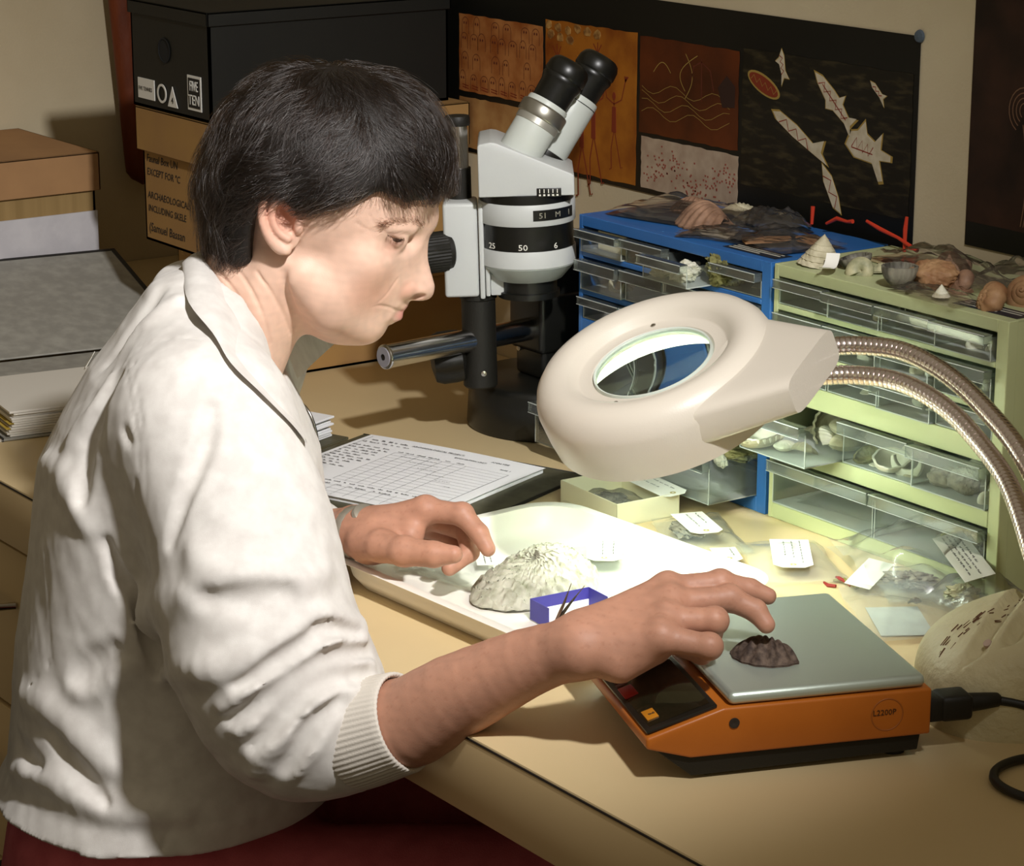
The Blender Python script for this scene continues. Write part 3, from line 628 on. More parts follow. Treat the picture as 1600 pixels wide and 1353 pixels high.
B().box(-.0020, .0020, -.004, .002, .0004, .0030, .0005).obj('joint', M_STEEL, tw)
# ---------------------------------------------------------------- open card box behind the tray
M_CARDW = mat('cream_card', '#e2ddc0', .75, spec=.2, bump=.1, bscale=300)
wb = thing('specimen_box', 'open cream card specimen box on the desk between tray and blue cabinet', 'box', (-.101, -.104, 0), math.radians(-3))
w_, d_, h_, t_ = .098, .074, .0235, .0012
B().box(-w_ / 2, w_ / 2, -d_ / 2, d_ / 2, 0, t_).obj('base', M_CARDW, wb, smooth=False)
for q in ((-w_ / 2, w_ / 2, -d_ / 2, -d_ / 2 + t_), (-w_ / 2, w_ / 2, d_ / 2 - t_, d_ / 2), (-w_ / 2, -w_ / 2 + t_, -d_ / 2, d_ / 2), (w_ / 2 - t_, w_ / 2, -d_ / 2, d_ / 2)):
    B().box(q[0], q[1], q[2], q[3], 0, h_, .0004, 1).obj('side', M_CARDW, wb, smooth=False)
specimen_bag(-.108, -.108, .0016, .078, .055, 8, 'clear bag holding a dark shell inside the cream specimen box', 12, puff=.012)
tag(-.078, -.074, h_ + .0003, .066, .030, -4, 'white tag lying across the rim of the cream specimen box', 14, rows=2, tilt=(.05, .02))

# ---------------------------------------------------------------- open ring file with data sheets
M_SHEET = mat('sheet_paper', '#e9e9ea', .8, spec=.15); M_COVER = mat('file_cover', '#55523f', .6, bump=.2, bscale=200, col2='#474431', cscale=60); M_CEDGE = mat('file_edge', '#14130f', .6)
fl = thing('ring_binder', 'open ring file with stacked pages and a data sheet beside her left hand', 'binder', (-.290, -.220, 0), math.radians(21))
cF, sF = math.cos(math.radians(21)), math.sin(math.radians(21))
def F2(x, y): dx, dy = x + .290, y + .220; return (dx * cF + dy * sF, -dx * sF + dy * cF)
B().box(-.150, .132, -.120, .115, .0005, .0030, .0006, 1).obj('cover', M_COVER, fl)
ce = B()
for q in ((.1305, .1325, -.120, .115), (-.150, .132, .1135, .1155)): ce.box(q[0], q[1], q[2], q[3], .0002, .0036, .0005, 1)
ce.obj('cover_edge', M_CEDGE, fl)
B().box(-.128, .093, -.100, .096, .0030, .0075, .0004, 1).obj('page_block', M_SHEET, fl, smooth=False)
def sheet(u, v): return (-.127 + .222 * u, -.102 + .2000 * v, .0081 + .0020 * math.sin(u * 3 + .5) * v * v + .0012 * math.sin(v * 2.5))
sh = B().grid(sheet, 12, 12).obj('data_sheet', M_SHEET, fl, angle=180)
# the printed form: title, rows of a table, handwriting
ib = B()
def on_sheet(x, y): u = (x + .127) / .222; v = (y + .102) / .2000; return sheet(u, v)[2] + .0004
def ln(x0, y0, x1, y1, wd=.0004):
    n = 10; dx, dy = x1 - x0, y1 - y0; L = math.hypot(dx, dy); nx, ny = -dy / L * wd / 2, dx / L * wd / 2; v = []; f = []
    for i in range(n + 1):
        x, y = x0 + dx * i / n, y0 + dy * i / n; z = on_sheet(x, y); v += [(x + nx, y + ny, z), (x - nx, y - ny, z)]
    for i in range(n): f.append((2 * i, 2 * i + 1, 2 * i + 3, 2 * i + 2))
    ib.add(v, f)
ln(-.120, -.095, -.120, .092); 
for k in range(13): ln(-.062, .052 - k * .0088, .080, .052 - k * .0088, .00028)
for x in (-.062, -.047, -.032, -.017, -.002, .013, .028): ln(x, .052, x, -.054, .00032)
ln(.080, .052, .080, -.054, .0005)
for x in (-.062, -.047, -.032, -.017, -.002, .013, .028): ln(x, -.068, x, -.098, .00032)
for k in range(3): ln(-.062, -.072 - k * .0088, .080, -.072 - k * .0088, .00028)
ib.obj('ruled_line', mat('form_ink', '#3a3c44', .7), sh, smooth=False)
M_FORM = mat('form_print', '#24252c', .7)
def ftext(tx, x, y, s, xs=1.): text(tx, s, M_FORM, sh, Matrix.Translation((x, y, on_sheet(x + .03, y) + .0004)), 'lettering', extrude=.00005, xs=xs)
ftext('ARCHAEOLOGICAL PROJECT,', -.060, .079, .0050, 1.0); ftext('ANALYSIS', .040, .079, .0050); ftext('EXCAVATION UNIT:', .000, .070, .0044); ftext('PAGE  1', .062, .062, .0038)
# print too small to read: rows of short strokes
rp = random.Random(77); wb_ = B()
def words(x0, x1, y, h):
    x = x0
    while x < x1:
        L = rp.uniform(.004, .011); n = max(2, int(L / .0016))
        for i in range(n):
            xx = x + i * .0016; z = on_sheet(xx, y) + .0004; hh = h * rp.choice((.55, .6, 1.)); wb_.add([(xx, y, z), (xx + .0011, y, z), (xx + .0011, y + hh, z), (xx, y + hh, z)], [(0, 1, 2, 3)])
        x += L + .003
words(-.112, -.066, .079, .0034); words(-.118, -.104, .070, .0030); words(-.100, -.060, .0705, .0020)
for k in range(10): words(-.120, -.084 + rp.uniform(-.006, .014), .056 - k * .0082, .0026)
for k, x in enumerate((-.060, -.045, -.030, -.015, .000, .014)): words(x, x + .010, .0545, .0022)
words(-.112, .070, -.062, .0024)
for k, x in enumerate((-.060, -.045, -.030, -.015, .000, .014)): words(x, x + .009, -.0705, .0022)
wb_.obj('small_print', M_FORM, sh, smooth=False)
for k in range(6): scribble(1, -.050 + .02 * k, .0 + .012 * k, .045 - k * .013, .01, .0010, 60 + k, wd=.0003).obj('handwriting', M_INK, sh, smooth=False, loc=(0, 0, .0105))
# left half: stack of pages on a bright arch ring
pk = B(); rn = random.Random(9)
for k in range(9): pk.box(-.290 + rn.uniform(-.003, .003), -.170 + rn.uniform(-.004, .004), -.070 + rn.uniform(-.003, .003), .085 + rn.uniform(-.002, .002), .0040 + k * .0026, .0040 + k * .0026 + .0022, .0003, 1)
pk.obj('page_block', M_SHEET, fl, smooth=False)
B().box(-.300, -.155, -.090, .095, .0005, .0035, .0006, 1).obj('cover', M_COVER, fl)
for yy in (-.050, .030):
    B().tube([(-.160 + .0 * math.cos(a) - .026 * math.cos(a) - .012, yy, .004 + .050 * math.sin(a)) for a in np.linspace(0, math.pi, 20)], .0017, 10).obj('arch_ring', M_CHROME, fl)

# ---------------------------------------------------------------- lever file lying open at the left
M_MARB = mat('marbled_board', '#8e8c84', .6, spec=.35, bump=.1, bscale=80, col2='#a09e95', cscale=55, cdetail=9, cramp=(.40, .70)); M_MEDGE = mat('black_cloth', '#17140f', .7)
ph_ = -.137
lf = thing('lever_file', 'grey marbled lever file lying open on the desk behind the woman', 'binder', (-.928, -.132, 0), ph_)
tilt = math.radians(13); MC = Matrix.Rotation(tilt, 4, 'Y')
def flat(x0, x1, y0, y1, z0, z1, M=None, bev=.0008): return B().box(x0, x1, y0, y1, z0, z1, bev, 1, M=M)
Mc = Matrix.Translation((0, 0, .014)) @ MC
cv = flat(-.276, 0, -.325, 0, 0, .0025, Mc).obj('front_cover', M_MARB, lf)
ed = B()
for q in ((-.2785, -.2725, -.327, .002), (-.278, .002, -.0045, .002), (-.278, .002, -.327, -.3225)): ed.box(q[0], q[1], q[2], q[3], -.0006, .0033, .0006, 1, M=Mc)
ed.obj('cover_edge', M_MEDGE, cv)
flat(.002, .074, -.325, 0, .0102, .0128).obj('spine', M_MARB, lf)
flat(.076, .300, -.325, 0, .0004, .0030).obj('back_cover', M_MARB, lf)
B().box(.076, .300, -.3275, -.3245, -.0, .0042, .0006, 1).obj('metal_edge', M_CHROME, lf)
B().box(.076, .300, -.3245, -.3220, .0, .0046, .0006, 1).obj('cover_edge', M_MEDGE, lf)
pg2 = B(); rn = random.Random(3)
for k in range(11): pg2.box(.140 + rn.uniform(-.006, .004), .296 + rn.uniform(-.002, .002), -.312 + rn.uniform(-.006, .004), -.015, .0034 + k * .0026, .0034 + k * .0026 + .0023, .0003, 1)
pg2.obj('page_block', mat('old_paper', '#cfcabf', .8), lf, smooth=False)
for k in range(3): B().box(.138 - .002 * k, .296, -.318 + .003 * k, -.015, .012 + k * .0055, .0126 + k * .0055).obj('yellow_divider', mat('yellow_card', '#b59a3c', .75), lf, smooth=False)
tb = B().prism([(-.012, 0), (.012, 0), (.013, .014), (.006, .016), (.003, .021), (-.003, .021), (-.006, .016), (-.013, .014)], 0, .0006, M=Matrix.Translation((.150, -.180, .033)) @ Matrix.Rotation(math.radians(55), 4, 'X') @ Matrix.Rotation(math.radians(-20), 4, 'Y')).obj('index_tab', M_PAPER, lf, smooth=False)
B().tube([(.115 - .035 * math.cos(a), -.10, .012 + .045 * math.sin(a)) for a in np.linspace(0, math.pi, 16)], .0018, 8).obj('arch_ring', M_CHROME, lf)

# ---------------------------------------------------------------- boxes
M_KRAFT = mat('brown_card', '#a07c4a', .85, spec=.15, bump=.15, bscale=160, col2='#97744a', cscale=12); M_KRAFT2 = mat('brown_card_lid', '#a9825a', .85, spec=.15, bump=.15, bscale=160, col2='#9f7a55', cscale=14)
M_CORR = mat('corrugated_card', '#9f8458', .85, spec=.15, col2='#8c734a', cscale=60, stretch=(1, 1, .02)); M_BOXBLK = mat('black_box_card', '#14140f', .60, spec=.35, bump=.08, bscale=300, col2='#10100c', cscale=10)
M_MARK = mat('marker_ink', '#17110a', .8)
def box_with_lid(name, label, loc, rz, w, d, h, lid_h, mb, ml, group=None, over=.004):
    t = thing(name, label, 'box', loc, rz, group)
    b = B().box(0, w, 0, d, 0, .003).box(0, .003, 0, d, 0, h - .003).box(w - .003, w, 0, d, 0, h - .003).box(0, w, 0, .003, 0, h - .003).box(0, w, d - .003, d, 0, h - .003)
    b.obj('box_body', mb, t, smooth=False)
    o = over; l = B().box(-o, w + o, -o, d + o, h - .0028, h, .0008, 1)
    for q in ((-o, w + o, -o, -o + .0028), (-o, w + o, d + o - .0028, d + o), (-o, -o + .0028, -o, d + o), (w + o - .0028, w + o, -o, d + o)): l.box(q[0], q[1], q[2], q[3], h - lid_h, h, .0008, 1)
    l.obj('lid', ml, t, smooth=False); return t
stack1 = box_with_lid('archive_box', 'plain brown archive box at the bottom of the stack behind her head', (-.955, -.120, 0), 0, .205, .275, .140, .045, M_KRAFT, M_KRAFT, 'boxes stacked behind her head', over=.005)
stack2 = box_with_lid('archive_box', 'brown archive box with black marker handwriting, middle of the stack', (-.950, -.172, .1405), 0, .195, .330, .1615, .052, M_KRAFT, M_KRAFT, 'boxes stacked behind her head', over=.006)
for k, (tx, zz, s) in enumerate((('Faunal Box UN', .0960, .0128), ('EXCEPT FOR "C', .0800, .0120), ('ARCHAEOLOGICAL', .0520, .0120), ('INCLUDING SKELE', .0360, .0116), ('(Samuel Bassan', .0120, .0150))):
    text(tx, s, M_MARK, stack2, Matrix.Translation((.008, -.0003, zz)) @ Matrix.Rotation(math.pi / 2, 4, 'X'), 'handwriting', shear=.12, extrude=.0001, xs=.98)
shoe = box_with_lid('shoe_box', 'black shoe box with small white printed stickers on top of the stack', (-.962, -.176, .3025), 0, .189, .325, .125, .016, M_BOXBLK, M_BOXBLK, 'boxes stacked behind her head', over=.003)
Mx = lambda x, z: Matrix.Translation((x, -.0008, z)) @ Matrix.Rotation(math.pi / 2, 4, 'X')
M_WST = mat('white_sticker', '#d8d6cf', .6)
s1_ = B().box(.014, .055, -.0009, 0, .010, .034).obj('sticker', M_WST, shoe, smooth=False)
text('FIVE TENNIES', .0066, M_MARK, s1_, Mx(.0155, .0195), 'lettering', extrude=.0003, xs=.86)
B().lathe([(.0085, 0), (.0112, 0), (.0112, .0008), (.0085, .0008)], 36, M=Mx(.0745, .021) , cap=False).obj('ring_mark', M_WST, shoe)
B().prism([(.089, .008), (.113, .008), (.101, .032)], 0, .0008, M=Mx(0, 0)).obj('triangle_mark', M_WST, shoe, smooth=False)
text('4', .010, M_MARK, shoe, Matrix.Translation((.0985, -.0018, .0125)) @ Matrix.Rotation(math.pi / 2, 4, 'X'), 'lettering', extrude=.0003)
s2_ = B().box(.137, .169, -.0009, 0, .010, .050).obj('sticker', M_WST, shoe, smooth=False)
B().box(.1395, .1665, -.0013, -.0006, .0130, .0470).obj('sticker_panel', M_MARK, s2_, smooth=False)
for tx, zz in (('FIVE', .0325), ('TEN', .0165)): text(tx, .0165, M_WST, s2_, Matrix.Translation((.153, -.0016, zz)) @ Matrix.Rotation(math.pi / 2, 4, 'X'), 'lettering', extrude=.0003, xs=.66 if tx == 'FIVE' else .84, align='CENTER')
B().lathe([(0, 0), (.0145, 0), (.0150, .0006), (.0130, .0010), (.0125, .0002), (0, .0002)], 32, M=Mx(.083, .072)).obj('finger_hole', mat('black_hole', '#060605', .9), shoe)

lb = box_with_lid('archive_box', 'brown-lidded cardboard box with a white side, far left by the wall', (-1.450, -.420, 0), 0, .232, .313, .205, .050, M_CORR, M_KRAFT2, over=.006)
B().box(.2320, .2345, -.004, .3145, .001, .128).obj('white_panel', mat('white_boardpaper', '#c6c3c6', .8, bump=.3, bscale=150, col2='#bcb9bd', cscale=30), lb, smooth=False)
# carved wooden piece hanging on the left wall
def tim(u, v):
    a = 2 * math.pi * u; z = .60 * v; tp = 1 - .18 * max(0, 1 - v * 1.4); e = min(1., (v / .035)) ** .5 if v < .035 else (min(1., (1 - v) / .02) ** .5 if v > .98 else 1)
    return (.016 * math.cos(a) * e + .012 * math.sin(v * 2), .029 * math.sin(a) * e * tp + .045 * (-v), z)
B().grid(tim, 32, 60).obj('carved_wood', mat('red_brown_wood', '#6a2f12', .5, spec=.35, bump=.8, bscale=110, col2='#572409', cscale=40, stretch=(1, 1, .35)), angle=180, loc=(-1.434, .074, .112), label='long red-brown carved wooden piece hung on the left wall', cat='wood carving')
# ---------------------------------------------------------------- rock-art photographs on the back wall (own generic figures)
PY = .1690
M_BOARD = mat('black_poster', '#0d0d09', .45, spec=.4, bump=.03, bscale=60)
post_ = thing('rock_art_poster', 'black wall poster with panels of rock-art photographs behind the microscope and cabinets', 'poster', (-.38, PY, .20))
def po(b, name, m, parent=post_, ox=-.38, oz=.20):
    b.v = [(x - ox, y - PY, z - oz) for x, y, z in b.v]; return b.obj(name, m, parent, smooth=False)
po(B().box(-.815, .010, PY - .0006, PY, .2400, .4530), 'sheet', M_BOARD)
def pan_(x0, x1, z0, z1, c1, c2, sc, name='photo_panel', ramp=(.35, .65), stretch=None, seed=0, rot=0.):
    m = mat('rock_photo', c1, .45, spec=.35, col2=c2, cscale=sc, cdetail=9, cramp=ramp, stretch=stretch, rot=rot)
    rn = random.Random(seed); P = []
    for a, c, n in (((x0, z0), (x1, z0), 16), ((x1, z0), (x1, z1), 12), ((x1, z1), (x0, z1), 16), ((x0, z1), (x0, z0), 12)):
        for i in range(n): t = i / n; P.append((a[0] + (c[0] - a[0]) * t + rn.uniform(-.0007, .0007), a[1] + (c[1] - a[1]) * t + rn.uniform(-.0007, .0007)))
    b = B().prism(P, 0, .0006, M=Matrix(((1, 0, 0, 0), (0, 0, -1, PY - .0005), (0, 1, 0, 0), (0, 0, 0, 1))))
    return po(b, name, m)
pA = pan_(-.777, -.606, .3130, .4050, '#8a4a1e', '#b57a45', 26, seed=1)
pA2 = pan_(-.777, -.604, .2450, .3060, '#b08a58', '#8a5a30', 22, seed=2)
pB = pan_(-.600, -.430, .2450, .4140, '#a4641c', '#6e2f0a', 17, seed=3, ramp=(.42, .72))
pC = pan_(-.424, -.257, .3070, .4120, '#5e2a0c', '#3f1a06', 15, seed=4)
pD = pan_(-.420, -.255, .2450, .3020, '#b7a48e', '#a08a76', 40, seed=5)
pE = pan_(-.250, .003, .2730, .4160, '#17140c', '#453c26', 30, seed=6, ramp=(.50, .80), stretch=(1.2, 1, 4.5), rot=.6)
def shape(P, m, parent, name, lift=.0011, t=.0004, c=(0, 0), s=1., rot=0.):
    cr, sr = math.cos(rot), math.sin(rot); Q = [(c[0] + s * (x * cr - y * sr), c[1] + s * (x * sr + y * cr)) for x, y in P]
    return po(B().prism(Q, 0, t, M=Matrix(((1, 0, 0, 0), (0, 0, -1, PY - lift), (0, 1, 0, 0), (0, 0, 0, 1)))), name, m, parent) if parent is post_ else po_child(Q, m, parent, name, lift, t)
def po_child(Q, m, parent, name, lift, t):
    return po(B().prism(Q, 0, t, M=Matrix(((1, 0, 0, 0), (0, 0, -1, PY - lift), (0, 1, 0, 0), (0, 0, 0, 1)))), name, m, parent)
def strokes(lines, wd, m, parent, name, lift=.0012):
    b = B(); Mr = Matrix(((1, 0, 0, 0), (0, 0, -1, PY - lift), (0, 1, 0, 0), (0, 0, 0, 1)))
    for L in lines: b.ribbon(L, wd, 0, M=Mr)
    return po(b, name, m, parent)
M_OCH = mat('red_ochre', '#7a2a0c', .7); M_OCH2 = mat('dark_ochre', '#5a2410', .7); M_CLAY = mat('white_clay', '#c9bfa8', .7, col2='#b5a98e', cscale=90); M_LINE = mat('red_line', '#8a2a18', .7); M_YEL = mat('yellow_line', '#9a7f3c', .7)
# pale-faced figures with round eyes on the first panel
rn = random.Random(8); ov = []; ey = []
for r_, zz in enumerate((.328, .352, .376, .394)):
    for k in range(8):
        if r_ % 2 == 1 and k in (2, 5): continue
        x = -.768 + k * .0205 + rn.uniform(-.003, .003) + .006 * (r_ % 2); hh = rn.uniform(.012, .020); ww = rn.uniform(.006, .0085)
        if x > -.616: continue
        ov.append([(x + ww * math.cos(a), zz + hh * .5 * math.sin(a)) for a in np.linspace(0, math.pi, 9)] + [(x - ww, zz - .012), ])
        ov.append([(x + ww, zz), (x + ww, zz - .012)])
        for s in (-1, 1): ey.append([(x + s * .0024 + .0012 * math.cos(a), zz + .001 + .0017 * math.sin(a)) for a in np.linspace(0, 2 * math.pi, 7)][:-1])
strokes([[q for q in o if q[1] < .404] for o in ov if len([q for q in o if q[1] < .404]) > 1], .0008, M_OCH2, pA, 'painted_outline')
b = B()
for P in ey:
    if max(q[1] for q in P) < .404: b.prism(P, 0, .0003, M=Matrix(((1, 0, 0, 0), (0, 0, -1, PY - .0012), (0, 1, 0, 0), (0, 0, 0, 1))))
po(b, 'painted_eye', M_OCH2, pA)
strokes([[(-.77 + .02 * k, .318 + .003 * j), (-.757 + .02 * k, .3165 + .003 * j)] for k in range(7) for j in range(2)], .0014, M_OCH, pA, 'painted_bar')
# thin standing figures with raised arms on the orange panel
def person_fig(x, z, s, arms=True):
    L = []
    L += [[(x, z + s * .50), (x, z + s * .30), (x + .002, z)]]
    L += [[(x, z), (x - s * .06, z - s * .25), (x - s * .05, z - s * .55), (x - s * .10, z - s * .57)], [(x + .002, z), (x + s * .10, z - s * .25), (x + s * .18, z - s * .52), (x + s * .22, z - s * .50)]]
    if arms: L += [[(x, z + s * .42), (x + s * .18, z + s * .50), (x + s * .27, z + s * .78)], [(x, z + s * .42), (x - s * .18, z + s * .50), (x - s * .24, z + s * .72)]]
    for k in range(4): L.append([(x + s * .27, z + s * .78), (x + s * (.25 + .03 * k), z + s * .86)])
    return L
for (x, z, s) in ((-.470, .300, .075), (-.508, .288, .095), (-.530, .275, .10)):
    strokes(person_fig(x, z, s), .0016 * s / .075, M_OCH, pB, 'painted_figure')
    shape([(x - .0035, z), (x + .0045, z), (x + .0035, z + s * .38), (x - .0030, z + s * .38)], M_OCH, pB, 'painted_body')
    shape([(x + .0030 * math.cos(a), z + s * .54 + .0045 * math.sin(a)) for a in np.linspace(0, 6.2, 10)], M_OCH, pB, 'painted_head')
strokes([[(-.572 + .0, .345), (-.577, .372), (-.586, .385)], [(-.577, .372), (-.578, .388)], [(-.577, .372), (-.570, .386)], [(-.500, .372), (-.501, .385), (-.509, .395)], [(-.501, .385), (-.501, .397)], [(-.501, .385), (-.494, .395)]], .0016, M_OCH, pB, 'painted_hand')
shape([(-.545 + .004 * math.cos(a), .352 + .012 * math.sin(a)) for a in np.linspace(0, 6.2, 14)], M_OCH, pB, 'painted_oval')
b = B()
for k in range(9):
    x, z = -.594 + (k % 6) * .0185 + .004 * (k // 6), .409 - (k // 6) * .011 - .002 * (k % 3); P = [(x + rn.uniform(.005, .008) * math.cos(a), z + rn.uniform(.004, .0065) * math.sin(a)) for a in np.linspace(0, 6.28, 9)[:-1]]
    b.prism([(q[0], min(q[1], .4138)) for q in P], 0, .0004, M=Matrix(((1, 0, 0, 0), (0, 0, -1, PY - .0011), (0, 1, 0, 0), (0, 0, 0, 1))))
po(b, 'rock_boulder', mat('rock_boulder', '#b98d4c', .7, col2='#6f4516', cscale=120), pB)
# dark leaf shape and a stick figure on the brown panel
strokes([[(-.345 - .018 * math.sin(t * math.pi) - .02 * t + .02, .400 - .040 * t) for t in np.linspace(0, 1, 12)], [(-.345 + .012 * math.sin(t * math.pi) - .0 * t, .400 - .048 * t) for t in np.linspace(0, 1, 12)], [(-.40 + .03 * t, .375 + .012 * math.sin(t * 3)) for t in np.linspace(0, 1, 10)]], .0009, M_YEL, pC, 'painted_outline')
strokes([[(-.318, .398), (-.317, .352)], [(-.335, .372), (-.331, .388), (-.318, .394), (-.303, .386), (-.297, .365)]], .0014, M_OCH2, pC, 'painted_figure')
shape([(-.290, .370), (-.276, .384), (-.262, .374), (-.262, .352), (-.282, .350)], mat('dark_patch', '#2c1408', .7), pC, 'painted_patch')
strokes([[(-.42 + .010 * i, .330 + .006 * math.sin(i * .9 + j) + .009 * j) for i in range(16)] for j in range(4)], .0005, M_YEL, pC, 'painted_outline')
b = B()
for k in range(150):
    x = -.415 + rn.random() * .155; z = .266 + .012 * math.sin((x + .4) * 60) + rn.gauss(0, .009)
    if .247 < z < .300: b.box(x, x + .0022, PY - .0014, PY - .0011, z, z + .0018)
po(b, 'red_speckle', mat('red_speckle', '#8e4a3a', .8), pD)
# white sharks and fish with red cross lines on the dark panel
def fish(P, c, s, rot, lines, name='painted_fish'):
    cr, sr = math.cos(rot), math.sin(rot); T = lambda p: (c[0] + s * (p[0] * cr - p[1] * sr), c[1] + s * (p[0] * sr + p[1] * cr))
    o = po_child([T((p[0] * 1.08, p[1] * 1.10)) for p in P], M_YEL, pE, name, .0011, .0003); po_child([T(p) for p in P], M_CLAY, o, 'white_fill', .0014, .0003)
    strokes([[T(q) for q in l] for l in lines], .0011, M_LINE, o, 'red_lines', .0019)
zig = lambda x0, x1, n, a: [[(x0 + (x1 - x0) * i / n, a * (1 if i % 2 else -1)) for i in range(n + 1)]]
SH = [(-.5, 0), (-.36, .07), (-.10, .10), (.02, .10), (.08, .20), (.12, .09), (.30, .055), (.42, .16), (.40, .0), (.50, -.10), (.30, -.05), (.05, -.09), (-.05, -.17), (-.12, -.10), (-.36, -.06)]
fish(SH, (-.1080, .3760), .080, math.radians(-42), zig(-.36, .30, 9, .05) + [[(-.3, 0), (.3, 0)]])
fish([(-.5, .0), (-.4, .06), (-.1, .08), (.2, .055), (.34, .18), (.36, .04), (.5, -.02), (.3, -.035), (-.1, -.06), (-.4, -.05)], (-.158, .3345), .095, math.radians(-27), zig(-.36, .18, 6, .045))
fish([(-.42, -.10), (-.38, .12), (-.25, .18), (-.15, .36), (-.06, .20), (.12, .16), (.22, .32), (.26, .10), (.48, .10), (.50, .02), (.28, -.05), (.44, -.30), (.36, -.34), (.16, -.14), (-.2, -.20)], (-.0585, .3350), .070, math.radians(-16), zig(-.30, .12, 7, .08) + [[(-.3, -.09), (.14, -.02)]])
fish([(-.5, .05), (-.3, .12), (.1, .10), (.35, .22), (.30, .02), (.5, -.12), (.2, -.06), (-.1, -.12), (-.2, -.26), (-.28, -.10)], (-.188, .4025), .036, math.radians(-78), zig(-.34, .2, 6, .06), )
fish([(-.5, .0), (-.3, .10), (.15, .08), (.35, .20), (.30, .0), (.5, -.16), (.15, -.08), (-.3, -.09)], (-.045, .3930), .030, math.radians(-40), zig(-.3, .2, 5, .05))
fish([(-.5, .0), (-.2, .12), (.2, .10), (.5, .02), (.3, -.12), (-.2, -.12)], (-.1085, .2880), .055, math.radians(-58), zig(-.3, .35, 4, .08))
oo = po_child([(-.2165 + .027 * math.cos(a) * .94 + .010 * math.sin(a) * .34, .3815 + .010 * math.sin(a) * .94 - .027 * math.cos(a) * .36) for a in np.linspace(0, 6.28, 25)[:-1]], M_YEL, pE, 'painted_oval', .0011, .0003)
po_child([(-.2165 + .024 * math.cos(a) * .94 + .0078 * math.sin(a) * .34, .3815 + .0078 * math.sin(a) * .94 - .024 * math.cos(a) * .36) for a in np.linspace(0, 6.28, 25)[:-1]], M_OCH, oo, 'red_fill', .0014, .0003)
strokes([[(-.236 + .0045 * i, .389 - .0016 * i + (.003 if i % 2 else -.003)) for i in range(10)]], .0007, M_YEL, oo, 'yellow_lines', .0019)
# blob of putty at the top right corner
po(B().lathe([(0, 0), (.0065, 0), (.0055, .0025), (0, .0035)], 12, M=frame((.009, PY - .0006, .4530), (0, -1, 0))), 'putty', mat('blue_putty', '#4e5a66', .8))

p2 = thing('rock_art_poster', 'brown rock-art poster cut off by the right edge of the picture', 'poster', (.19, PY, .25))
def po2(b, name, m, parent=p2): b.v = [(x - .19, y - PY, z - .25) for x, y, z in b.v]; return b.obj(name, m, parent, smooth=False)
m2 = mat('dark_rock_photo', '#3a241a', .5, spec=.3, col2='#1a100b', cscale=16, cdetail=10, bump=.0)
sh2 = po2(B().box(.081, .300, PY - .0006, PY, .262, .520), 'sheet', m2)
po2(B().box(.0815, .2995, PY - .0009, PY - .0005, .262, .285), 'dark_band', M_BOARD)
L = []
for k in range(9): L.append([(.146 + .0035 * k + .010 * math.sin(t * 2.2 + .3), .385 - .095 * t) for t in np.linspace(0, 1, 14)])
for k in range(4): L.append([(.150 + (.006 + .0045 * k) * math.cos(a), .398 + (.007 + .0048 * k) * math.sin(a)) for a in np.linspace(-.6, 4.2, 18)])
b = B(); Mr = Matrix(((1, 0, 0, 0), (0, 0, -1, PY - .0010), (0, 1, 0, 0), (0, 0, 0, 1)))
for l in L: b.ribbon(l, .0011, 0, M=Mr)
po2(b, 'painted_lines', mat('pale_ochre', '#7a5a44', .7), sh2)
# ---------------------------------------------------------------- implicit modelling for the figure
def _smin(a, b, k):
    h = np.clip(.5 + .5 * (b - a) / k, 0, 1)
    return b + (a - b) * h - k * h * (1 - h)

